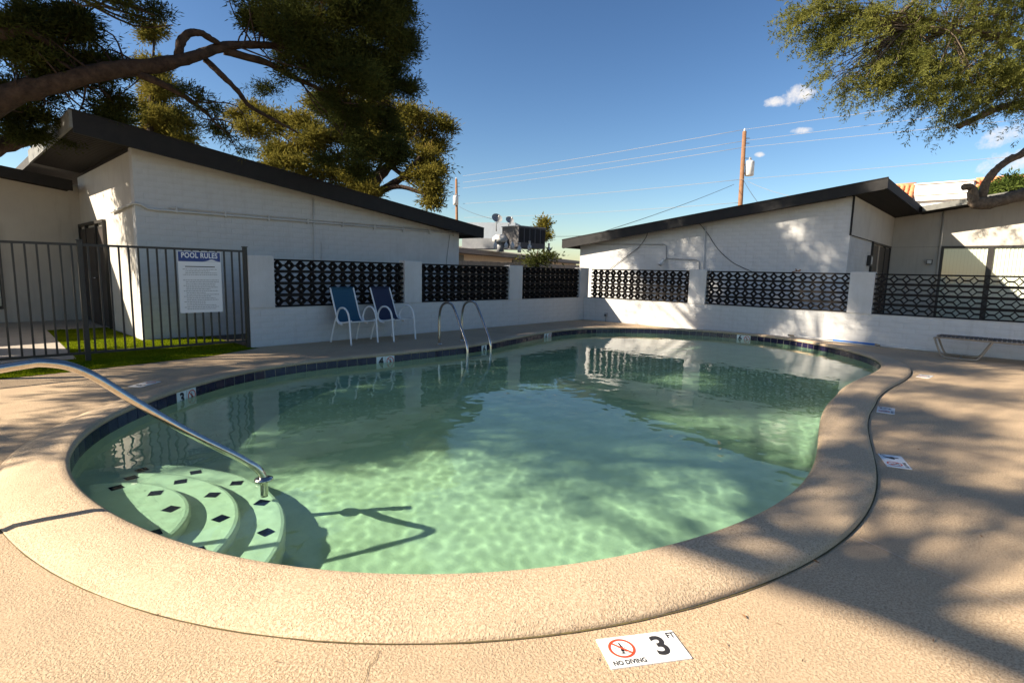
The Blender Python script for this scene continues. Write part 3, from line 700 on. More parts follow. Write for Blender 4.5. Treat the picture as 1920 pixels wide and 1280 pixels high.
# conduits, floodlight and slack cables on the gable wall
xw = XG-.022
tube('conduit', [(xw, 1.0, 2.29), (xw, -1.42, 2.25), (xw, -1.5, 2.2), (xw, -1.52, 1.82)], .012, 'grey_metal', rb, 6)
tube('conduit', [(xw, -1.5, 1.84), (xw, -2.45, 1.80), (xw, -2.54, 1.74), (xw, -2.58, 1.2)], .012, 'grey_metal', rb, 6)
tube('conduit', [(xw, -2.70, .1), (xw, -2.66, rq(-2.66)-.3)], .014, 'white_block', rb, 6)
tube('cable', catmull([(xw, -.86, 2.62), (xw, -.80, 2.45), (xw, -.55, 2.15), (xw, -.1, 1.85), (xw, .35, 1.55), (xw, .6, 1.2)], 5), .009, 'wire_dark', rb, 5)
tube('cable', catmull([(xw, -2.47, 2.82), (xw, -2.75, 2.5), (xw, -3.05, 2.1), (xw, -3.5, 1.72), (xw, -4.1, 1.45), (xw, -4.6, 1.2)], 5), .009, 'wire_dark', rb, 5)
fl = thing('floodlight', 'small grey bullet floodlight on the white gable wall by bent conduit', 'light', (XG-.03, -1.46, 1.80))
lathe('bracket', [(.05, 0), (.05, .03)], (XG-.06, -1.48, 1.79), 'white_metal', fl, 10)
ax_ = np.array([-.45, .35, -.82]); ax_ /= np.linalg.norm(ax_); b0 = np.array([XG-.07, -1.47, 1.82])
tube('lamp_housing', [b0, b0+ax_*.06, b0+ax_*.16, b0+ax_*.22], [.03, .045, .062, .066], 'white_metal', fl, 12); tube('lens', [b0+ax_*.221, b0+ax_*.226], .058, 'grey_metal', fl, 12)

# ------------------------------------------------------------------ metal fence with the sign
fn = thing('metal_fence', 'black metal picket fence carrying the pool rules sign beside white wall', 'fence', (-11, .05, 0))
FY = .06; ft = lambda x: 1.60+.008*(x+11)
for x, hh_ in ((-9.475, 1.64), (-11.60, 1.63), (-13.75, 1.62), (-15.9, 1.62), (-18.05, 1.62)):
    p = box('post', (x-.03, FY-.03, -.1), (x+.03, FY+.03, hh_), 'black_metal', fn, bevel=.004); box('post_cap', (x-.036, FY-.036, hh_), (x+.036, FY+.036, hh_+.015), 'black_metal', p)
for a, b in ((-11.57, -9.505), (-13.72, -11.63), (-15.87, -13.78), (-18.02, -15.93)):
    for z in (.10, 1.56): box('rail', (a, FY-.016, z), (b, FY+.016, z+.032), 'black_metal', fn)
    npk = 18
    for i in range(npk):
        x = a+(i+.5)*(b-a)/npk; box('picket', (x-.011, FY-.011, .1325), (x+.011, FY+.011, 1.5595), 'black_metal', fn)
p0 = onY(332, 470, FY-.03); p1 = onY(413, 470, FY-.03); pz0 = onY(332, 470, FY-.03)[2]; pz1 = onY(340, 587, FY-.03)[2]
sg = thing('sign', 'white pool rules notice with blue header hung on the black metal fence', 'sign', (p0[0], FY-.03, pz1))
sx0, sx1 = p0[0], p1[0]; W_ = sx1-sx0; H_ = pz0-pz1; sy = FY-.028
box('sign_board', (sx0, sy, pz1), (sx1, sy+.006, pz0), 'sign_white', sg)
hz = pz0-H_*.165
box('sign_header', (sx0+.008, sy-.0012, hz), (sx1-.008, sy-.0002, pz0-.008), 'sign_blue', sg)
tg = text_geo('POOL RULES', .125, 1.08, .004); tw = max(v[0] for v in tg[0])-min(v[0] for v in tg[0])
raw('printed_title', place(tg[0], ((sx0+sx1)/2, sy-.0018, hz+(pz0-hz)*.58), (1, 0, 0), (0, 0, 1), (0, -1, 0), 0, (W_*.84)/tw, .86), tg[1], 'sign_white', sg)
wv = merge_geo([([(sx0+W_*t, sy-.0018, hz+.005+.03*math.exp(-((t-.78)/.10)**2)) for t in np.linspace(.58, .98, 16)]+[(sx0+W_*t, sy-.0018, hz+.003) for t in np.linspace(.98, .58, 16)], [tuple(range(32))])])
raw('printed_wave', *wv, 'sign_white', sg)
bar = [(boxv((sx0+W_*.16, sy-.0012, hz-H_*.09), (sx0+W_*.85, sy-.0003, hz-H_*.075)), BOXF)]
raw('printed_line', *merge_geo(bar), 'ink', sg)
rs = random.Random(4); lines = []
for i in range(23):
    z = hz-H_*.13-i*H_*.0295
    if rs.random() < .12: continue
    x = sx0+W_*(.10 if i % 3 == 0 else .16); end = sx0+W_*rs.choice([.9, .84, .72, .6, .93])
    while x < end:
        wl = rs.uniform(.008, .04); lines.append((boxv((x, sy-.001, z), (min(x+wl, end), sy-.0002, z+H_*.011)), BOXF)); x += wl+.007
tag(raw('printed_text', *merge_geo(lines), 'grey_ink', sg), kind='stuff')

# ------------------------------------------------------------------ turf, path, planting strip by the fence
turfP = [(-9.46, -.02), (-9.37, -.10), (-10.2, -.49), (-10.93, -.62), (-11.87, -.74), (-12.54, -.78), (-15, -.9), (-15, .3), (-11.72, .3), (-11.69, .6), (-11.5, 4.6), (-10.55, 4.6), (-10.52, 2.0), (-9.6, 1.95), (-9.46, 1.9)]
tf = sheet('lawn_base', turfP, [], .006, 'turf'); tag(tf, kind='structure')
pth = sheet('entry_path', [(-11.69, .3), (-18, .3), (-18, 6.75), (-10.55, 6.75), (-10.55, 4.6), (-11.5, 4.6)], [], .010, 'path'); tag(pth, kind='structure')
so = sheet('planting_strip', [(-9.46, .22), (-3.2, .22), (-3.2, 1.98), (-9.46, 1.98)], [], .003, 'soil'); tag(so, kind='structure')
def inpoly(x, y, P):
    c = False; j = len(P)-1
    for i in range(len(P)):
        if (P[i][1] > y) != (P[j][1] > y) and x < (P[j][0]-P[i][0])*(y-P[i][1])/(P[j][1]-P[i][1])+P[i][0]: c = not c
        j = i
    return c
rs = random.Random(9); V = []; Fc = []
while len(V) < 3*26000:
    x, y = rs.uniform(-14.5, -9.4), rs.uniform(-.9, 4.6)
    if not inpoly(x, y, turfP): continue
    a = rs.uniform(0, 6.28); h = rs.uniform(.015, .032); l_ = rs.uniform(-.014, .014); q = len(V)
    V += [(x-.004*math.cos(a), y-.004*math.sin(a), .004), (x+.004*math.cos(a), y+.004*math.sin(a), .004), (x+l_, y+rs.uniform(-.014, .014), h)]; Fc.append((q, q+1, q+2))
tag(raw('lawn_grass', V, Fc, 'turf'), 'short bright green turf by the metal fence', 'grass', kind='stuff')

# ------------------------------------------------------------------ pool fittings
hr = thing('handrail', 'bent stainless steel handrail running down to the pool entry steps', 'handrail', (-13.35, -5.25, 0))
hp = catmull([(-13.35, -5.25, -.02), (-13.345, -5.251, .35), (-13.30, -5.26, .60), (-13.16, -5.29, .73), (-12.98, -5.33, .77), (-12.81, -5.364, .795), (-12.70, -5.388, .81), (-12.64, -5.40, .812), (-12.54, -5.422, .785), (-12.43, -5.445, .712), (-12.27, -5.478, .56), (-12.02, -5.531, .335), (-11.768, -5.584, .135), (-11.70, -5.60, .075), (-11.648, -5.61, .028), (-11.615, -5.618, -.025), (-11.605, -5.62, -.10), (-11.605, -5.62, -.345)], 5)
tube('rail', hp, .0245, 'steel', hr, 14)
lathe('escutcheon', [(.026, .0), (.062, .002), (.060, .016), (.030, .03), (.026, .03)], (-13.35, -5.25, .0), 'steel', hr, 20)
lathe('escutcheon', [(.026, .0), (.06, .002), (.058, .014), (.030, .026), (.026, .026)], (-11.605, -5.62, ZW+.006), 'steel', hr, 20)
ld = thing('pool_ladder', 'stainless steel pool ladder with two arched rails by the far deck', 'ladder', (-6.4, -1.5, 0))
pf = [(0, .0), (0, .25), (0, .45), (.02, .58), (.09, .70), (.22, .765), (.36, .785), (.50, .765), (.60, .70), (.78, .50), (.97, .27), (1.05, .17), (1.09, .08), (1.10, -.06), (1.10, -.3), (1.10, -.55)]
dl = np.array([-.30, -1.09]); dl /= np.linalg.norm(dl)
bases = [np.array([-6.77, -1.60]), np.array([-6.10, -1.47])]
for b0 in bases:
    tube('rail', catmull([(*(b0+dl*s*1.02), z) for s, z in pf], 4), .0225, 'steel', ld, 12)
    lathe('escutcheon', [(.024, 0), (.058, .002), (.055, .014), (.028, .026), (.024, .026)], (*b0, 0), 'steel', ld, 18)
for z in (-.14, -.36):
    a, b = bases[0]+dl*1.10, bases[1]+dl*1.10; q = b-a; q /= np.linalg.norm(q); n_ = np.array([-q[1], q[0]])*.05
    v = [(*(p_+s*n_), z+dz) for dz in (0, .02) for p_, s in ((a, -1), (b, -1), (b, 1), (a, 1))]
    raw('tread', v, BOXF, 'white_metal', ld)

def depth_marker(label, c, up, num, z=.0045, faded=False):
    up = np.array([up[0], up[1], 0.]); up /= np.linalg.norm(up); rx = np.array([up[1], -up[0], 0]); zz = np.array([0, 0, 1.]); c = np.array([c[0], c[1], z])
    t = thing('depth_marker', label, 'marker', tuple(c), 'depth markers set in the deck')
    for s, nm in ((-1, 'marker_tile'), (1, 'marker_tile')):
        v = place([(x, y, zt) for zt in (-.008, .0) for x, y in ((s*.077-.0755, -.0765), (s*.077+.0755, -.0765), (s*.077+.0755, .0765), (s*.077-.0755, .0765))], c, rx, up, zz)
        raw(nm, v, BOXF, 'tile_white', t)
    o1 = c-rx*.077+up*.014
    gmr = ring_geo(.040, .049, 36); raw('printed_ring', place(gmr[0], o1, rx, up, zz, .0012), gmr[1], 'red', t)
    gms = bar_geo((-.030, .030), (.030, -.030), .008); raw('printed_slash', place(gms[0], o1, rx, up, zz, .0018), gms[1], 'red', t)
    gd = diver_geo(.082); raw('printed_figure', place(gd[0], o1, rx, up, zz, .0010), gd[1], 'ink', t)
    tg = text_geo('NO DIVING', .030, 1.05, .0009); tw = max(v[0] for v in tg[0])-min(v[0] for v in tg[0])
    raw('printed_words', place(tg[0], c-rx*.075-up*.056, rx, up, zz, .0010, .122/tw, 1.0), tg[1], 'ink', t)
    tn = text_geo(num, .135, 1, .0035); raw('printed_number', place(tn[0], c+rx*.070, rx, up, zz, .0010, .92, 1.0), tn[1], 'ink', t)
    tq = text_geo('FT', .040, .95, .0010); raw('printed_unit', place(tq[0], c+rx*.132+up*.048, rx, up, zz, .0010, .8, 1.0), tq[1], 'ink', t)
    return t
depth_marker('white NO DIVING 3 FT marker set in the sunny deck by coping', (-11.37, -8.31), (.58, .81), '3')
depth_marker('white NO DIVING 4 FT marker beside the narrow coping joint on the dappled deck', (-8.20, -8.645), (-.33, .94), '4')
depth_marker('white marker tile by the inner bend of the coping joint', (-6.33, -8.325), (-.12, .99), '5')
depth_marker('white marker tile beside the far end of the coping joint near lounge chair', (-3.47, -8.38), (.08, 1.), '6')
depth_marker('white marker tile on shaded deck between the turf and the pool', (-11.45, -2.10), (.62, -.78), '3')

# ------------------------------------------------------------------ chairs
def patio_chair(name, label, fabric, loc, rz, back_extra=0.0):
    t = bpy.data.objects.new(name, None); COL.objects.link(t); t.empty_display_size = .2; tag(t, label, 'chair', 'sling chairs against the white wall')
    seatp = [(-.27, .425), (-.14, .395), (.02, .375), (.11, .385), (.165, .45), (.21, .56), (.28, .75), (.365+back_extra, .985)]
    for s in (-1, 1):
        tube('arm_leg', catmull([(s*.285, -.31, 0), (s*.285, -.285, .25), (s*.285, -.262, .46), (s*.285, -.215, .58), (s*.287, -.12, .645), (s*.287, 0, .635), (s*.283, .085, .555), (s*.278, .12, .45), (s*.27, .075, .365), (s*.262, -.03, .345)], 5), .0165, 'chair_white', t, 10)
        tube('leg', catmull([(s*.275, .33, 0), (s*.27, .26, .22), (s*.262, .165, .45)], 4), .0160, 'chair_white', t, 10)
        tube('side_rail', catmull([(s*.245, y, z) for y, z in seatp], 5), .0145, 'chair_white', t, 10)
    tube('cross_bar', [(-.285, -.262, .405), (.285, -.262, .405)], .011, 'chair_white', t, 8)
    tube('cross_bar', [(-.262, .17, .40), (.262, .17, .40)], .011, 'chair_white', t, 8)
    tube('cross_bar', [(-.236, seatp[-1][0], seatp[-1][1]), (.236, seatp[-1][0], seatp[-1][1])], .014, fabric, t, 8)
    pr = catmull([(0, y, z) for y, z in seatp], 6); V = []; Fc = []
    nx = 9
    for side in (0, 1):
        for p in pr:
            for i in range(nx):
                u = -1+2*i/(nx-1); sag = .012*(1-u*u)
                V.append((u*.238, p[1]+(sag if p[2] > .45 else 0), p[2]-sag-.006*side+.003))
    m_ = len(pr)
    for side in (0, 1):
        for a in range(m_-1):
            for i in range(nx-1):
                q = side*m_*nx+a*nx+i; f = (q, q+1, q+nx+1, q+nx); Fc.append(f if side == 0 else f[::-1])
    raw('sling', V, Fc, fabric, t, smooth=True)
    for ch in [c for c in COL.objects if c.parent == t]: ch.matrix_parent_inverse = Matrix.Identity(4)
    t.location = loc; t.rotation_euler = (0, 0, rz)
    return t
patio_chair('patio_chair', 'white framed patio chair with teal blue sling against the white wall', 'teal', (-7.80, -.44, 0), R(4))
patio_chair('patio_chair', 'white framed patio chair with dark navy sling, closer to the ladder', 'navy', (-6.98, -.48, 0), R(9))

lg = thing('lounge_chair', 'low tan framed chaise lounge with brown straps along the white wall', 'lounge chair', (-.65, -9.2, 0))
for x in (-.95, -.36):
    tube('side_rail', catmull([(x, -8.24, .335), (x, -8.34, .365), (x, -9.2, .355), (x, -10.15, .35)], 4), .016, 'tan_frame', lg, 8)
    tube('leg', catmull([(x, -8.25, .335), (x, -8.30, .20), (x, -8.37, .05), (x, -8.44, .02), (x, -8.62, .018), (x, -8.80, .02), (x, -8.87, .05), (x, -8.94, .18), (x, -9.02, .345)], 4), .016, 'tan_frame', lg, 8)
    tube('leg', catmull([(x, -9.55, .345), (x, -9.62, .2), (x, -9.70, .04), (x, -9.9, .018), (x, -10.05, .04), (x, -10.12, .2), (x, -10.15, .345)], 4), .016, 'tan_frame', lg, 8)
for y in (-8.25, -9.02, -10.15): tube('cross_bar', [(-.95, y, .34), (-.36, y, .34)], .014, 'tan_frame', lg, 8)
for y in (-8.62, -9.85): tube('cross_bar', [(-.95, y, .018), (-.36, y, .018)], .014, 'tan_frame', lg, 8)
for i in range(31):
    y = -8.31-i*.061
    box('strap', (-.968, y-.024, .374), (-.342, y+.024, .380), 'strap', lg)

pl = thing('pool_pole', 'long blue and silver pool pole lying along the foot of the white wall', 'pole', (-.09, -7, 0))
P = [onX(px, py, -.075) for px, py in ((1478, 625.5), (1490, 627.5), (1562, 638), (1640, 650), (1650, 651.5), (1706, 656.5), (1757, 661))]
P = [np.array([-.075, p[1], max(.085-.012*i, .03)]) for i, p in enumerate(P)]
tube('grip', [P[0], P[1]], .019, 'tan_frame', pl, 8); tube('tube_section', [P[1], P[2]], .016, 'white_metal', pl, 8); tube('tube_section', [P[2], P[3]], .0175, 'blue_pole', pl, 8)
tube('clamp', [P[3], P[4]], .023, 'tan_frame', pl, 8); tube('tube_section', [P[4], P[5], P[6]], .0145, 'white_metal', pl, 8)
ob = thing('outlet_box', 'small grey outdoor outlet box on a stub at the wall corner', 'outlet', (-.03, -.80, 0))
box('cover', (-.06, -.84, .155), (-.002, -.76, .25), 'grey_metal', ob, bevel=.006); tube('conduit', [(-.03, -.80, 0), (-.03, -.80, .155)], .012, 'grey_metal', ob, 8); box('flap', (-.068, -.835, .16), (-.061, -.765, .20), 'black_metal', ob)
tw_ = thing('dry_twig', 'small reddish dry twig caught on top of the breeze block panel', 'twig', (.1, -5.62, ZP))
for a, b in (((.1, -5.52, 1.475), (.1, -5.62, 1.50)), ((.1, -5.62, 1.50), (.1, -5.70, 1.515)), ((.1, -5.62, 1.49), (.08, -5.60, 1.55)), ((.1, -5.66, 1.485), (.09, -5.69, 1.535))): tube('stem', [a, b], .011, 'dry', tw_, 5)
# control joints in the deck and a hairline crack
def strip(name, P, wd, z, m):
    P = [np.array(p[:2]) for p in P]; V = []; Fc = []
    for i, p in enumerate(P):
        t = P[min(i+1, len(P)-1)]-P[max(i-1, 0)]; t /= np.linalg.norm(t); n_ = np.array([-t[1], t[0]])*wd/2
        V += [(*(p-n_), z), (*(p+n_), z)]
        if i: Fc.append((2*i-2, 2*i, 2*i+1, 2*i-1))
    return raw(name, V, Fc, m)
MT['joint_pale'] = mat('pale_joint', (.56, .44, .32), .9, (.48, .36, .25), 30)
tag(strip('deck_joint', [g(1612, 1010), g(1690, 1045), g(1770, 1080), g(1860, 1118), g(1990, 1175)], .010, .003, 'joint_pale'), kind='structure')
tag(strip('deck_joint', [g(1627, 795), g(1700, 815), g(1780, 838), g(1870, 858)], .008, .003, 'joint_pale'), kind='structure')
ck = [g(710, 1219), g(704, 1238), g(690, 1252), g(688, 1266), g(678, 1290)]
tag(strip('deck_crack', ck, .0025, .003, 'joint'), kind='structure')
rl = random.Random(21)
for (px, py) in ((1396, 1155), (1362, 1208), (1530, 1052), (1460, 1170), (1505, 1238), (1750, 1200), (1120, 985+250), (1722, 842), (1840, 1005), (300, 1150), (520, 1240), (1800, 930), (1690, 1130)):
    p = g(px, py, .004); a = rl.uniform(0, 6.28); ln = rl.uniform(.008, .02); d_ = np.array([math.cos(a), math.sin(a), 0])*ln; e_ = np.array([-d_[1], d_[0], 0])*.16
    o = raw('fallen_leaf', [p-d_, p-e_+np.array([0, 0, .006]), p+d_+np.array([0, 0, .003]), p+e_], [(0, 1, 2), (0, 2, 3)], 'dry'); tag(o, 'tiny curled dry leaf lying on the tan deck', 'leaf', 'fallen leaves on the deck')

# ------------------------------------------------------------------ behind the walls: far house, wood fence, rooftop things
fh = thing('house', 'low beige house with gravel roof seen through the gap between the two white houses', 'house', (12, 13, 0))
A_ = np.array([1.0, 8.1]); B_ = np.array([27., 18.9]); dd = (B_-A_)/np.linalg.norm(B_-A_); nn_ = np.array([dd[1], -dd[0]]); LL = np.linalg.norm(B_-A_)
def FP(u, v, z): p = A_+dd*u-nn_*v; return (p[0], p[1], z)
def fbox(name, u0, u1, v0, v1, z0, z1, m, par=fh):
    return raw(name, [FP(u0, v0, z0), FP(u1, v0, z0), FP(u1, v1, z0), FP(u0, v1, z0), FP(u0, v0, z1), FP(u1, v0, z1), FP(u1, v1, z1), FP(u0, v1, z1)], BOXF, m, par)
fbox('wall', 0, LL, .9, 1.1, -.1, 2.3, 'beige')
for a, b in ((2.0, 4.6), (11.5, 14.2), (18.5, 20.2)):
    wf = fbox('window', a, b, .86, .899, .6, 2.1, 'black_metal'); fbox('pane', a+.08, b-.08, .85, .859, .68, 2.02, 'door', wf)
fbox('eave_fascia', -.5, LL, -.06, -.02, 2.12, 2.34, 'brown_eave')
fbox('soffit', -.5, LL, -.019, .9, 2.14, 2.17, 'brown_eave')
raw('roof', [FP(-.5, -.02, 2.35), FP(LL, -.02, 2.35), FP(LL, 9, 3.3), FP(-.5, 9, 3.3)], [(0, 1, 2, 3)], 'gravel', fh)
def roofz(v): return 2.35+.95*(v+.02)/9.02
def pix_on_roof(px, t): p = dp(px, 455, t); return p
def at_px(px, py, t): return dp(px, py, t)
ac = thing('rooftop_unit', 'dark boxy air conditioning unit standing on the far house roof', 'air conditioner', tuple(at_px(998, 456, 22)))
c0 = at_px(972, 457, 21.4); c1 = at_px(1022, 460, 22.4); zt = at_px(990, 427, 22)[2]
ex = (c1-c0)[:2]; ex /= np.linalg.norm(ex); ey = np.array([-ex[1], ex[0]])
def abox(name, u0, u1, v0, v1, z0, z1, m, par): return raw(name, [(*(c0[:2]+ex*u+ey*v), z) for z in (z0, z1) for u, v in ((u0, v0), (u1, v0), (u1, v1), (u0, v1))], BOXF, m, par)
LW = np.linalg.norm((c1-c0)[:2])
bd_ = abox('cabinet', 0, LW, 0, 1.0, 2.3, zt, 'dark_unit', ac); abox('top_cap', -.03, LW+.03, -.03, 1.03, zt, zt+.03, 'grey_metal', ac)
for i in range(5): abox('grille_panel', .06+i*LW/5, (i+1)*LW/5-.03, -.015, -.001, zt-.62, zt-.06, 'fascia', bd_)
du = thing('roof_duct', 'pale metal clad box duct on the flat roof behind satellite dishes', 'duct', tuple(at_px(925, 440, 26)))
q0 = at_px(868, 417, 27); q1 = at_px(966, 424, 26.5); zl = at_px(930, 441, 26)[2]; 
ex2 = (q1-q0)[:2]; L2 = np.linalg.norm(ex2); ex2 /= L2; ey2 = np.array([-ex2[1], ex2[0]])
raw('casing', [(*(q0[:2]+ex2*u+ey2*v), z) for z in (zl-.6, q0[2]) for u, v in ((0, 0), (L2, 0), (L2, 1.6), (0, 1.6))], BOXF, 'duct', du)
raw('lower_flange', [(*(q0[:2]+ex2*u+ey2*v), z) for z in (zl-.62, zl-.1) for u, v in ((-.02, -.05), (L2+.02, -.05), (L2+.02, -.001), (-.02, -.001))], BOXF, 'grey_metal', du)
for px, py, lab in ((931, 411, 'dark satellite dish on the far roof, the larger of two'), (955, 414, 'small dark satellite dish beside the larger dish on far roof')):
    c = at_px(px, py, 25); dsh = thing('satellite_dish', lab, 'satellite dish', (c[0], c[1], c[2]-.4))
    rdish = .26 if px == 931 else .20; ax3 = np.array([-.35, -.75, .55]); ax3 /= np.linalg.norm(ax3); s1 = np.cross(ax3, [0, 0, 1]); s1 /= np.linalg.norm(s1); s2 = np.cross(s1, ax3)
    V = []; Fc = []
    for j in range(5):
        rj_ = rdish*j/4
        for k_ in range(14): a = 2*math.pi*k_/14; V.append(c+(s1*math.cos(a)+s2*math.sin(a))*max(rj_, .002)+ax3*(rj_**2/rdish*.35))
    for j in range(4):
        for k_ in range(14): Fc.append((j*14+k_, j*14+(k_+1) % 14, (j+1)*14+(k_+1) % 14, (j+1)*14+k_))
    raw('dish', V, Fc, 'grey_metal', dsh, True); tube('mast', [c-ax3*.03, c-ax3*.08+np.array([0, 0, -.1]), (c[0], c[1], c[2]-.55)], .025, 'grey_metal', dsh, 6); tube('feed_arm', [c-s2*rdish, c+ax3*.3-s2*.1], .012, 'grey_metal', dsh, 5); tube('receiver', [c+ax3*.27-s2*.1, c+ax3*.36-s2*.08], .035, 'white_metal', dsh, 6)
cv = at_px(938, 449, 22); vt = thing('roof_ventilator', 'white domed ventilator hood on the gravel roof below the dishes', 'vent', tuple(cv-np.array([0, 0, .3])))
lathe('hood', [(.30, -.12), (.34, 0), (.30, .10), (.18, .19), (.02, .22)], cv, 'white_metal', vt, 14); tube('pipe', [cv-np.array([0, 0, .5]), cv-np.array([0, 0, .1])], .16, 'grey_metal', vt, 10)
mv = at_px(962, 439, 22.5); mt_ = thing('roof_ventilator', 'silver round turbine vent beside the dark roof unit', 'vent', tuple(mv-np.array([0, 0, .4])))
lathe('turbine', [(.10, -.16), (.20, -.1), (.23, 0), (.18, .12), (.03, .18)], mv, 'steel', mt_, 14); tube('pipe', [mv-np.array([0, 0, .6]), mv-np.array([0, 0, .14])], .09, 'beige', mt_, 10)
for px, py, lab in ((929, 455, 'small white vent pipe closest to the left house roof end'), (949, 455, 'small white vent pipe beside the white domed ventilator hood'), (961, 455, 'small white vent pipe below the silver turbine vent'), (974, 461, 'small white vent pipe by the gravel edge under the dark roof unit'), (993, 458, 'small white vent pipe directly in front of the dark roof unit'), (1029, 462, 'small white vent pipe below the pointed conifer, closest to the right house')):
    c = at_px(px, py, 20.5); o = lathe('vent_pipe', [(.07, -.25), (.07, -.05), (.035, -.03), (.035, .09), (.045, .09), (.045, .12)], c, 'white_metal', None, 8); tag(o, lab, 'vent pipe', 'vent pipes on the far roof')
wf = thing('wooden_fence', 'weathered vertical board fence behind the breeze block wall', 'fence', (2, 7, 0))
rw = random.Random(6)
for i in range(96):
    x = -3.0+i*.142; box('board', (x, 7.0+rw.uniform(-.006, .006), 0), (x+.134, 7.022, 1.73+rw.uniform(-.012, .012)), 'fence_wood', wf)
for z in (.4, 1.35): box('rail', (-3.0, 7.03, z), (10.6, 7.07, z+.09), 'fence_wood', wf)

# white building with terracotta mansard, far right
tbd = thing('building', 'white stucco building with terracotta tiled roof behind the right hand house', 'building', (30, -9, 0))
box('wall', (26.4, -30, -.1), (38, -3.6, 5.9), 'stucco_white', tbd); box('parapet', (26.2, -7.05, 5.9), (27.2, -4.45, 6.82), 'stucco_white', tbd); box('parapet_cap', (26.12, -7.1, 6.82), (27.28, -4.40, 6.88), 'stucco_white', tbd); box('parapet_band', (26.17, -7.05, 6.18), (26.2, -4.45, 6.21), 'brown_eave', tbd)
def tile_roof(y0, y1):
    parts = []; n_ = int(abs(y1-y0)/.24)
    for i in range(n_):
        y = y0+(i+.5)*(y1-y0)/n_
        for j in range(4):
            z0_ = 5.86+j*.26; x0_ = 25.75+j*.24
            v, f = tube_geo([(x0_, y, z0_), (x0_+.30, y, z0_+.30)], [.125, .10], 6); parts.append((v, f))
    V, Fc = merge_geo(parts); tag(raw('roof_tiles', V, Fc, 'terracotta', tbd, True), kind='stuff')
    prism('roof_deck', [(25.75, 5.80), (26.75, 6.84), (26.75, 5.80)], 'y', y0, y1, 'terracotta', tbd)
    box('eave', (25.62, min(y0, y1)-.05, 5.68), (26.4, max(y0, y1)+.05, 5.79), 'stucco_white', tbd)
tile_roof(-4.42, -3.2); tile_roof(-16, -7.1)
for y0_, y1_ in ((-4.42, -3.2), (-16, -7.1)): tube('ridge_cap', [(26.80, y0_, 6.90), (26.80, y1_, 6.90)], .15, 'terracotta', tbd, 10)

# ------------------------------------------------------------------ utility poles and wires
def sagline(a, b, sag, n=14): 
    a, b = np.array(a), np.array(b); return [a+(b-a)*t-np.array([0, 0, sag*4*t*(1-t)]) for t in np.linspace(0, 1, n)]
PR = dp(1396, 247, 34); PRb = dp(1388, 385, 34); PL = dp(855.5, 336, 55); PLb = dp(856.5, 412, 55)
def pole(label, top, bot, h, tr_px, tr_t, side):
    d = (top-bot)/np.linalg.norm(top-bot); base = top-d*(top[2]/d[2])
    t = thing('utility_pole', label, 'utility pole', tuple(base))
    tube('shaft', [base-d*.2, base+(top-base)*.5, top], [.17, .145, .12], 'wood_pole', t, 12)
    lathe('insulator', [(.03, 0), (.06, .06), (.05, .14), (.02, .2)], top, 'white_metal', t, 8)
    c = dp(*tr_px, tr_t); tb_ = lathe('transformer', [(.24, -.45), (.27, -.42), (.27, .38), (.25, .44), (.10, .50), (.05, .50)], c, 'white_metal', t, 16)
    lathe('bushing', [(.04, .48), (.06, .55), (.03, .68)], c+np.array([.08, 0, 0]), 'grey_metal', t, 6); lathe('bushing', [(.04, .48), (.06, .55), (.03, .68)], c-np.array([.1, 0, 0]), 'grey_metal', t, 6)
    mid = base+(top-base)*((c[2])/top[2]); tube('bracket', [mid+np.array([0, 0, .2]), c+np.array([0, 0, .2])], .04, 'grey_metal', t, 6); tube('bracket', [mid-np.array([0, 0, .3]), c-np.array([0, 0, .3])], .04, 'grey_metal', t, 6)
    for f_ in (.04, .07, .16):
        p = top+(base-top)*f_; tube('standoff', [p, p+side*.35], .025, 'grey_metal', t, 5)
    return t
sd = np.array([AR[0], AR[1], 0])
pole('tall brown utility pole with white transformer behind right house roof', PR, PRb, 10.5, (1405.5, 316), 34, sd)
pole('distant brown utility pole with transformer beyond the left house roof', PL, PLb, 10.6, (854.5, 376), 54.7, sd)
wires = [((1396, 243), (868, 330), (1770, 192), 'topmost pale wire'), ((1398, 264), (868, 342), (1830, 210), 'second pale wire'), ((1391, 277), (867, 353), (1830, 233), 'third pale wire'), ((1386, 337), (868, 382), (1790, 303), 'lowest pale wire')]
for k_, (a, b, c, lab) in enumerate(wires):
    A3, B3 = dp(*a, 34), dp(*b, 55); D = A3-B3; c_ = dp(*c, 24)
    ext = c_+(c_-A3)*.8
    V, Fc = merge_geo([tube_geo(sagline(B3, A3, .12), .014, 5), tube_geo([A3, c_, ext], .010, 5)])
    tag(raw('power_line', V, Fc, 'wire', None, True), f'{lab} strung between the two utility poles', 'wire', 'overhead wires')
PLx = dp(868, 407, 55)
tag(tube('power_line', sagline(dp(870, 408, 55), dp(1372, 381, 34), .15)+[dp(1388, 380, 34)], 0.013, 'wire', None, 5), 'slack telephone cable hanging lowest between the two utility poles', 'wire', 'overhead wires')
tag(tube('power_line', sagline(dp(1376, 346, 34), dp(1120, 438, 22), .1), .013, 'wire_dark', None, 5), 'dark service wire falling from the tall pole to the right house', 'wire', 'overhead wires')
tag(tube('power_line', sagline(dp(1395, 340, 34), dp(1425, 385, 26), .05), .013, 'wire_dark', None, 5), 'short dark service wire dropping from the tall pole behind the roof', 'wire', 'overhead wires')
tag(tube('power_line', sagline(dp(1402, 340, 34), dp(1500, 372, 24), .1), .010, 'wire', None, 5), 'thin twisted service wire running from the tall pole behind the roof edge', 'wire', 'overhead wires')
tag(tube('power_line', sagline(dp(862, 388, 55), dp(928, 412, 30), .1), .014, 'wire_dark', None, 5), 'dark wire sloping from the distant pole down to the dishes', 'wire', 'overhead wires')
tag(tube('power_line', sagline(dp(1030, 443, 40), dp(1130, 437, 40), .1), .014, 'wire_dark', None, 5), 'short dark wire above the gap between the two white houses', 'wire', 'overhead wires')

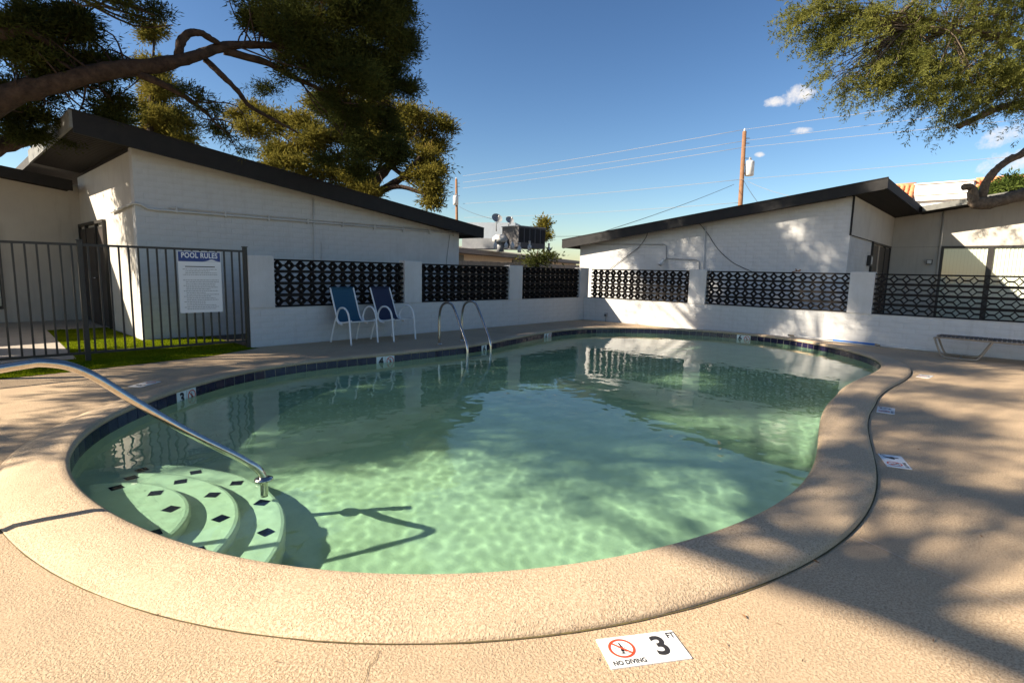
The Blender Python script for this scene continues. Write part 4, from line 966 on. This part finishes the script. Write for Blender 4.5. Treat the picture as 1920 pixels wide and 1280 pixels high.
# ------------------------------------------------------------------ trees
def leaf_geo(blobs, per, ll, lw, seed, droop=0.0, shell=.5, clump=.22, along=None, kd=9):
    """blobs: (centre, radii, clumps). Needle / leaflet sprays as small kites round clump centres scattered through each blob"""
    r = np.random.default_rng(seed); out = []
    for c, rad, n_ in blobs:
        rad = np.array(rad); K = max(3, int(n_/kd))
        u = r.normal(size=(K, 3)); u /= np.linalg.norm(u, axis=1)[:, None]
        sub = np.array(c)+u*(shell+(1.1-shell)*r.random(K))[:, None]*rad*.92
        sr = r.uniform(.14, .36, K); wts = sr**1.5; pick = r.choice(K, n_, p=wts/wts.sum())
        cc = sub[pick]+r.normal(size=(n_, 3))*sr[pick][:, None]*rad*.55*np.array([1, 1, .7])
        cl = clump*r.uniform(.6, 1.4, n_)
        m_ = np.repeat(np.arange(n_), per); k_ = len(m_)
        p = cc[m_]+r.normal(size=(k_, 3))*cl[m_][:, None]*np.array([1, 1, .6])
        d = r.normal(size=(k_, 3)); d += (p-cc[m_])/cl[m_][:, None]*.9; d[:, 2] += .25-droop
        if along is not None: d += np.array(along)*1.2
        d /= np.linalg.norm(d, axis=1)[:, None]
        s = np.cross(d, r.normal(size=(k_, 3))); s /= np.linalg.norm(s, axis=1)[:, None]+1e-9
        L_ = ll*r.uniform(.6, 1.3, k_)[:, None]; W2 = lw*r.uniform(.7, 1.3, k_)[:, None]
        out.append(np.stack([p, p+d*L_*.45+s*W2*.5, p+d*L_, p+d*L_*.45-s*W2*.5], 1))
    return np.concatenate(out)
def leaf_obj(name, quads, m, parent):
    n_ = len(quads); me = bpy.data.meshes.new(name); me.vertices.add(n_*4); me.vertices.foreach_set('co', quads.reshape(-1).astype(np.float32))
    me.loops.add(n_*4); me.loops.foreach_set('vertex_index', np.arange(n_*4, dtype=np.int32)); me.polygons.add(n_)
    me.polygons.foreach_set('loop_start', np.arange(0, n_*4, 4, dtype=np.int32)); me.polygons.foreach_set('loop_total', np.full(n_, 4, dtype=np.int32)); me.update(); me.validate()
    me.materials.append(MT[m]); return link(bpy.data.objects.new(name, me), parent)
def B(px, py, rpx, t, n_, ry=None, rz=1.0):
    c = dp(px, py, t); r_ = rpx*t/F; return (c, (r_, r_, (ry*t/F if ry else r_*rz)), n_)
def limb(name, P, rads, m, parent, seed=1, seg=10):
    pp = catmull(P, 5); rr_ = np.interp(np.linspace(0, 1, len(pp)), np.linspace(0, 1, len(rads)), rads); return tube(name, pp, list(rr_), m, parent, seg, True, .17, random.Random(seed))
def twigs(parent, start, blobs, m, n_, seed, r0=.03):
    rt_ = random.Random(seed); parts = []
    for c, rad, _ in blobs:
        for i in range(n_):
            e = np.array(c)+np.array([rt_.uniform(-.8, .8)*rad[0], rt_.uniform(-.8, .8)*rad[1], rt_.uniform(-.7, .8)*rad[2]])
            s0 = min((np.array(start[rt_.randrange(len(start))])+np.array([rt_.uniform(-.05, .05)]*3) for _k in range(4)), key=lambda q: np.linalg.norm(q-e)); mid = (s0+e)/2+np.array([rt_.uniform(-.2, .2), rt_.uniform(-.2, .2), rt_.uniform(-.15, .25)])
            parts.append(tube_geo(catmull([s0, mid, e], 4), list(np.linspace(r0, .006, 9)), 5))
    V, Fc = merge_geo(parts); return raw('twigs', V, Fc, m, parent, True)

# pine A: stands left of the picture; its long limb reaches over the left house
pa = thing('pine_tree', 'big dark pine with a long crooked limb reaching over the left house', 'tree', (-14.6, 3.2, 0))
limb('trunk', [(-14.6, 3.2, -.2), (-14.5, 3.1, 1.2), (-14.1, 2.7, 2.4), (-13.9, 2.5, 3.6), (-14.2, 2.8, 6), (-14.9, 3.0, 9)], [.42, .36, .33, .30, .22, .10], 'bark', pa, 1, 14)
lp_ = [(-14.0, 2.6, 2.75), dp(-120, 245, 7.4), dp(0, 187, 7.6), dp(100, 158, 7.8), dp(200, 133, 8.0), dp(290, 124, 8.3), dp(360, 108, 8.6), dp(410, 90, 8.9), dp(470, 84, 9.2), dp(560, 92, 9.7), dp(660, 110, 10.2)]
limb('limb', lp_, [.26, .185, .155, .14, .115, .105, .085, .075, .062, .045, .022], 'bark', pa, 2, 12)
limb('limb', [dp(333, 112, 8.5), dp(339, 80, 8.5), dp(352, 64, 8.55), dp(375, 62, 8.6), dp(400, 76, 8.75), dp(415, 84, 8.9)], [.06, .065, .06, .055, .045, .03], 'bark', pa, 3)
limb('limb', [dp(385, 112, 8.8), dp(420, 145, 8.9), dp(445, 170, 9.0), dp(470, 200, 9.2), dp(520, 228, 9.4), dp(560, 250, 9.5)], [.05, .045, .04, .035, .025, .01], 'bark', pa, 4, 8)
limb('limb', [dp(420, 95, 9), dp(500, 118, 9.4), dp(560, 150, 9.7), dp(640, 185, 10)], [.07, .06, .045, .02], 'bark', pa, 5, 8)
limb('limb', [dp(262, 140, 8.2), dp(320, 165, 8.3), dp(365, 195, 8.5), dp(400, 225, 8.6)], [.055, .05, .035, .012], 'bark', pa, 6, 8)
limb('limb', [(-14.0, 2.6, 2.4), dp(-90, 300, 8.4), dp(0, 272, 9.0), dp(70, 256, 9.6), dp(130, 235, 10.3)], [.18, .16, .14, .12, .08], 'bark', pa, 7)
limb('limb', [(-14.1, 2.7, 5.2), dp(-60, 60, 7.2), dp(40, 55, 7.4), dp(110, 95, 7.8)], [.11, .10, .07, .02], 'bark', pa, 8, 8)
blA = [B(600, 40, 110, 9.8, 330, 95), B(690, 60, 85, 10.2, 240, 90), B(560, 100, 70, 9.6, 110, 60), B(650, 160, 95, 10.0, 250, 70), B(720, 170, 50, 10.3, 90, 60), B(690, 245, 75, 10.4, 170, 60), B(480, 30, 50, 9.4, 60, 40), B(600, -80, 150, 9.8, 260, 80), B(760, 30, 30, 10.3, 30, 60), B(655, 290, 50, 10.4, 60, 40)]
blA += [B(60, 130, 80, 8.0, 170, 65), B(150, 100, 75, 8.3, 150, 45), B(30, 230, 60, 8.6, 60, 40), B(130, 215, 85, 9.0, 110, 40), B(200, 140, 35, 8.6, 40, 35), B(20, 40, 70, 7.6, 130, 45), B(130, 40, 40, 7.8, 40, 25), B(215, 200, 40, 8.8, 26, 28)]
leaf_obj('crown', leaf_geo([(c_, r_, int(n_*2.3)) for c_, r_, n_ in blA], 38, .095, .017, 11, clump=.085, kd=26), 'pine_dark', pa)
blA2 = [B(240, 8, 75, 7.0, 42, 22), B(300, 30, 25, 7.2, 10, 18), B(400, 215, 30, 8.6, 14, 40), B(370, 190, 35, 8.5, 18, 20), B(440, 265, 30, 8.7, 8, 30), B(520, 160, 45, 9.5, 22, 30)]
leaf_obj('crown', leaf_geo([(c_, r_, n_*2) for c_, r_, n_ in blA2], 30, .08, .014, 12, droop=.3, clump=.06), 'pine_dark', pa)
lpd = catmull(lp_, 6)
twigs(pa, lpd[42:]+[dp(500, 118, 9.4), dp(560, 150, 9.7), dp(640, 185, 10)], blA[:10], 'bark', 7, 3, .016)
twigs(pa, lpd[10:30], blA[10:], 'bark', 5, 4, .018)
twigs(pa, [dp(370, 190, 8.5), dp(400, 222, 8.6)], blA2[2:5], 'bark', 7, 5, .012)
twigs(pa, [dp(20, -40, 7.0), dp(120, -20, 7.0)], blA2[:2], 'bark', 7, 6, .02)

# pine B: sunlit, behind the left house
pb = thing('pine_tree', 'golden sunlit pine standing behind the roof of the left house', 'tree', tuple(dp(700, 520, 19)*np.array([1, 1, 0])))
b0 = dp(690, 520, 19); limb('trunk', [(b0[0], b0[1], -.2), (b0[0], b0[1], 2), dp(690, 385, 19), dp(700, 345, 19), dp(730, 310, 19)], [.34, .30, .26, .22, .14], 'bark', pb, 11, 12)
limb('limb', [dp(692, 372, 19), dp(725, 352, 18.8), dp(760, 328, 18.6), dp(790, 290, 18.5)], [.16, .14, .11, .04], 'bark', pb, 12, 8)
limb('limb', [dp(695, 370, 19), dp(660, 340, 19), dp(600, 300, 19), dp(540, 265, 19)], [.15, .13, .10, .03], 'bark', pb, 13, 8)
limb('limb', [dp(700, 365, 18.8), dp(745, 350, 18.4), dp(790, 362, 18.2), dp(815, 375, 18)], [.10, .08, .05, .02], 'bark', pb, 14, 8)
blB = [B(770, 225, 60, 19.5, 150, 45), B(815, 260, 35, 19.3, 70, 40), B(720, 215, 60, 20, 120, 50), B(500, 240, 60, 19.5, 90, 35), B(560, 260, 60, 19, 130, 45), B(530, 290, 45, 18.6, 80, 30), B(620, 290, 60, 18.8, 130, 50), B(590, 340, 60, 18.4, 90, 35), B(650, 340, 40, 18.2, 60, 35), B(700, 270, 55, 18.8, 110, 40), B(780, 300, 50, 18.8, 90, 40), B(800, 345, 40, 18.4, 70, 30), B(815, 370, 28, 18.2, 40, 20), B(690, 350, 35, 18, 40, 25), B(550, 315, 55, 18, 70, 30), B(460, 215, 35, 19.5, 40, 25), B(650, 210, 80, 20.5, 130, 60)]
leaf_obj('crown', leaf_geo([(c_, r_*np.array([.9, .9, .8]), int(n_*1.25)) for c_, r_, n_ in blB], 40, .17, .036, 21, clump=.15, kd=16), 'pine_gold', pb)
twigs(pb, [dp(730, 310, 19), dp(700, 330, 19), dp(650, 330, 19)], blB, 'bark', 4, 22, .04)
# slim tree in the left background
pc = thing('slim_pine', 'slim pale green pine seen between limbs behind the left house', 'tree', tuple(dp(290, 500, 22)*np.array([1, 1, 0])))
c0_ = dp(292, 500, 22); limb('trunk', [(c0_[0], c0_[1], -.1), (c0_[0], c0_[1], 5), dp(289, 70, 22)], [.2, .15, .03], 'bark', pc, 31, 8)
blC = [B(288, 75, 15, 22, 30, 25), B(288, 120, 24, 22, 60, 30), B(292, 170, 38, 22, 100, 35), B(295, 220, 52, 22, 150, 35), B(300, 262, 60, 22, 140, 30)]
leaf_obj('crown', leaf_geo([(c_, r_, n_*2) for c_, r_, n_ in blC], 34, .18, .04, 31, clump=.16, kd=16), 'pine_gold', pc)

def spray_geo(blobs, per, length, ll, lw, seed, main, spread=.6):
    """feathery twigs: leaflets in two ranks along short curved twigs that point roughly along main"""
    r = np.random.default_rng(seed); out = []
    for c, rad, n_ in blobs:
        rad = np.array(rad); K = max(3, n_//7); sub = np.array(c)+r.normal(size=(K, 3))*rad*.48
        s0 = sub[r.integers(0, K, n_)]+r.normal(size=(n_, 3))*rad*.17
        d = np.array(main)+r.normal(size=(n_, 3))*spread; d /= np.linalg.norm(d, axis=1)[:, None]; ln = length*r.uniform(.5, 1.3, n_)
        m_ = np.repeat(np.arange(n_), per); t = r.random(len(m_))
        p = s0[m_]+d[m_]*(t*ln[m_])[:, None]+np.stack([0*t, 0*t, -.25*ln[m_]*t*t], 1)+r.normal(size=(len(m_), 3))*.022
        q = np.cross(d[m_], r.normal(size=(len(m_), 3))); q /= np.linalg.norm(q, axis=1)[:, None]+1e-9
        dd_ = q+d[m_]*.7; dd_ /= np.linalg.norm(dd_, axis=1)[:, None]; s = np.cross(dd_, r.normal(size=(len(m_), 3))); s /= np.linalg.norm(s, axis=1)[:, None]+1e-9
        L_ = ll*r.uniform(.6, 1.3, len(m_))[:, None]; W2 = lw*r.uniform(.7, 1.3, len(m_))[:, None]
        out.append(np.stack([p, p+dd_*L_*.45+s*W2*.5, p+dd_*L_, p+dd_*L_*.45-s*W2*.5], 1))
    return np.concatenate(out)
# mesquite on the right
pm = thing('mesquite_tree', 'feathery mesquite tree with thick bare limb overhanging the right house', 'tree', (7.0, -15.0, 0))
TD = 13.4
limb('trunk', [(7.0, -15.0, -.2), (6.8, -14.4, 1.0), (6.4, -13.2, 2.1), dp(2060, 340, 13.6)], [.42, .38, .34, .30], 'bark2', pm, 41, 12)
ml = [dp(2060, 340, 13.6), dp(1980, 350, 13.6), dp(1915, 365, TD), dp(1865, 378, TD), dp(1832, 381, TD), dp(1826, 372, TD), dp(1821, 352, TD), dp(1806, 351, TD)]
limb('limb', ml, [.21, .17, .145, .145, .155, .12, .085, .078], 'bark2', pm, 42, 12)
limb('limb', [dp(1842, 372, TD), dp(1848, 345, TD), dp(1868, 318, TD), dp(1895, 298, TD), dp(1925, 282, TD), dp(2000, 200, TD), dp(1980, 60, TD), dp(1900, -60, TD)], [.095, .09, .085, .085, .085, .08, .06, .035], 'bark2', pm, 43, 10)
limb('limb', [dp(1990, 190, 12.6), dp(1920, 195, 12.4), dp(1870, 204, 12.3), dp(1830, 222, 12.2), dp(1797, 237, 12.2)], [.09, .08, .075, .07, .07], 'bark2', pm, 44, 8)
limb('limb', [dp(1985, 120, 12.8), dp(1880, 70, 12.3), dp(1780, 60, 12.0), dp(1700, 50, 11.8), dp(1640, 35, 11.6)], [.10, .08, .06, .045, .02], 'bark2', pm, 45, 8)
limb('limb', [dp(1900, -40, 12.5), dp(1760, -30, 12.0), dp(1680, 30, 11.6), dp(1600, 30, 11.4)], [.08, .06, .04, .015], 'bark2', pm, 46, 8)
blM = [B(1560, 30, 60, 11.4, 120, 38), B(1620, 50, 60, 11.5, 130, 45), B(1690, 40, 70, 11.8, 190, 55), B(1780, 30, 90, 12, 280, 60), B(1880, 40, 100, 12.3, 320, 75), B(1700, 110, 70, 11.6, 170, 40), B(1780, 120, 90, 11.8, 260, 50), B(1870, 140, 90, 12, 280, 55), B(1640, 140, 45, 11.4, 60, 25), B(1740, 165, 60, 11.5, 90, 25), B(1840, 185, 45, 11.8, 40, 18), B(1900, 205, 35, 12.1, 26, 18), B(1580, 85, 40, 11.3, 40, 22), B(1560, 130, 14, 11.3, 12, 28), B(1600, 155, 45, 11.3, 26, 12), B(1990, 100, 120, 12.4, 320, 110), B(1900, -70, 160, 12, 300, 60), B(1520, 15, 40, 11.3, 40, 25)]
leaf_obj('crown', spray_geo([(c_, r_, int(n_*.72)) for c_, r_, n_ in blM], 60, .62, .085, .018, 41, tuple(-AR*.8+np.array([0, 0, -.28])), .45), 'mesq', pm)
twigs(pm, [dp(1880, 70, 12.3), dp(1780, 60, 12.0), dp(1700, 50, 11.8), dp(1920, 150, 12.4)], blM, 'bark2', 8, 42, .018)

# bushes and small trees further off
def small_tree(name, label, px, pys, t, bl, m, seed, leaf=.12, per=30):
    base = dp(px, pys[0], t); tr_ = thing(name, label, 'tree', (base[0], base[1], 0)); topp = dp(px, pys[1], t)
    limb('trunk', [(base[0], base[1], -.1), ((base[0]+topp[0])/2, (base[1]+topp[1])/2, topp[2]*.5), topp], [.07, .05, .015], 'bark', tr_, seed, 6)
    leaf_obj('crown', leaf_geo(bl, per, leaf, leaf*.3, seed, clump=.14), m, tr_); return tr_
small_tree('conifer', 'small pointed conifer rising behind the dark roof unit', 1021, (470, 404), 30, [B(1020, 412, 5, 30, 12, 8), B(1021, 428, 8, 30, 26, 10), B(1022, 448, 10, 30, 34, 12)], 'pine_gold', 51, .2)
small_tree('young_tree', 'small dark leafy tree in front of the far beige wall', 1008, (510, 470), 16, [B(1002, 487, 9, 16, 16, 6), B(1014, 483, 9, 16, 14, 5), B(1033, 481, 12, 16, 8, 3)], 'pine_dark', 52, .12)
small_tree('shrub', 'bright green shrub in front of the terracotta roof', 1880, (480, 350), 22, [B(1865, 360, 30, 22, 60, 10), B(1893, 348, 24, 22, 50, 12), B(1920, 355, 30, 22, 60, 14)], 'bush', 53, .2)

# ------------------------------------------------------------------ trees outside the picture that shade the yard
def UV(u, v, x): return np.array([x, u-.6662*x, v-.7194*x])        # a point on the sun ray through (x = 0, y = u, z = v)
def SB(u, v, x, r_, n_): return (UV(u, v, x), (r_, r_, r_), n_)
up_ = [SB(.3, 3.6, -8.5, 1.3, 90), SB(-1.6, 3.9, -9, 1.4, 110), SB(-3.4, 4.2, -9.5, 1.4, 110), SB(-5.2, 3.9, -10.5, 1.4, 100), SB(-.5, 2.3, -9.5, 1.1, 60), SB(-2.6, 2.5, -10, 1.1, 70), SB(-5.0, 2.5, -11, 1.1, 70), SB(-1.2, 1.3, -10, .6, 14), SB(-3.4, 1.2, -10.5, .6, 14), SB(-4.9, 1.25, -11, .6, 14), SB(-7.2, 2.6, -12, 1.3, 80),
       SB(-8.2, .9, -13, 1.2, 90), SB(-9.6, .6, -13.5, 1.2, 80), SB(-4.0, -2.1, -13.5, 1.2, 70), SB(-6.3, -2.4, -14, 1.4, 100), SB(-8.4, -2.6, -14.5, 1.3, 70), SB(-4.6, -4.2, -15.5, 1.3, 80), SB(-7.0, -4.8, -16, 1.4, 90), SB(-2.2, -1.6, -12.5, 1.0, 36), SB(-6.6, -6.6, -17, 1.2, 70), SB(-9.2, -4.4, -16, 1.0, 40), SB(-1.0, -3.4, -13.5, 1.1, 50), SB(-9.6, -7.3, -18, 1.1, 60), SB(-8.2, -7.9, -18, 1.1, 60), SB(-10.7, -8.2, -18.5, .8, 30), SB(-8.9, -5.9, -17.5, 1.1, 60), SB(-7.6, -9.0, -18.5, .9, 36), SB(-10.2, -6.4, -18, .7, 20), SB(-8.0, .2, -13, 1.0, 60), SB(-9.4, -.8, -14, 1.1, 50), SB(-11.4, -7.8, -18.5, .8, 34), SB(-10.9, -6.9, -18.2, .8, 34), SB(-9.9, -5.6, -18, .9, 34), SB(-12.1, -8.7, -19, .6, 14), SB(-7.6, 1.1, -12.8, .8, 60), SB(-8.6, 1.2, -13, .8, 60), SB(-9.5, 1.0, -13.2, .8, 60), SB(-8.8, .2, -13.5, .8, 50), SB(-10.2, .4, -14, .9, 50)]
leaf_obj('crown', leaf_geo(up_, 80, .2, .04, 61, clump=.24), 'pine_dark', pa)
twigs(pa, [(-14.2, 2.8, 6), (-14.6, 2.9, 7.5), (-14.4, 2.9, 5)], up_, 'bark', 2, 62, .07)
pf_ = thing('pine_tree', 'tall pine standing outside the yard beyond the deck', 'tree', (-22.4, -3.3, 0))
limb('trunk', [(-22.4, -3.3, -.2), (-22.2, -3.2, 3), (-21.9, -3.0, 6), (-21.7, -2.8, 9), (-21.5, -2.6, 11.5)], [.45, .38, .3, .2, .06], 'bark', pf_, 71, 12)
bp_ = [(-21.9, -3.0, 6.2), UV(-17.6, -7.9, -21.3), UV(-17.2, -7.6, -20.9), UV(-16.9, -7.5, -20.6), UV(-16.3, -7.52, -20.3), UV(-15.9, -7.5, -20.3), UV(-15.5, -7.52, -20.3), UV(-15.1, -7.58, -20.3), UV(-14.6, -7.5, -20.2), UV(-14.0, -7.2, -20)]
limb('limb', bp_, [.16, .14, .12, .11, .10, .09, .085, .075, .05, .02], 'bark', pf_, 72, 8)
limb('limb', [(-21.7, -2.8, 9), UV(-14.0, -6.1, -21), UV(-12.4, -6.9, -20.5), UV(-11.4, -6.7, -19.8), UV(-10.4, -6.0, -19)], [.12, .10, .08, .06, .03], 'bark', pf_, 73, 8)
lo_ = [SB(-15.4, -6.4, -20, .5, 5), SB(-14.4, -5.9, -20, .6, 8), SB(-13.4, -5.2, -20, .7, 12), SB(-12.6, -4.2, -19.5, .7, 14), SB(-14.6, -4.9, -20.5, .6, 8), SB(-11.4, -3.4, -19, .8, 18), SB(-13.2, -3.4, -20, .7, 10), SB(-10.3, -2.2, -18.5, .8, 20), SB(-12.0, -2.0, -19.5, .8, 12), SB(-12.2, -6.6, -20, .6, 18), SB(-12.9, -6.3, -20, .5, 10), SB(-11.4, -6.0, -19.5, .7, 18), SB(-13.0, -7.2, -20, .35, 5), SB(-10.4, -5.0, -19, .7, 14), SB(-17.5, -6.2, -20, .8, 16), SB(-16.3, -5.6, -20, .7, 12), SB(-10.6, -3.7, -18.8, .8, 26), SB(-9.3, -3.3, -17.5, .9, 36), SB(-8.2, -1.6, -16.5, .8, 26), SB(-10.9, -4.9, -19.2, .5, 10)]
leaf_obj('crown', leaf_geo(lo_, 70, .2, .035, 63, clump=.2), 'pine_dark', pf_)
twigs(pf_, [(-21.9, -3.0, 6.2), (-21.8, -2.9, 8), bp_[7], bp_[5]], lo_, 'bark', 2, 64, .05)
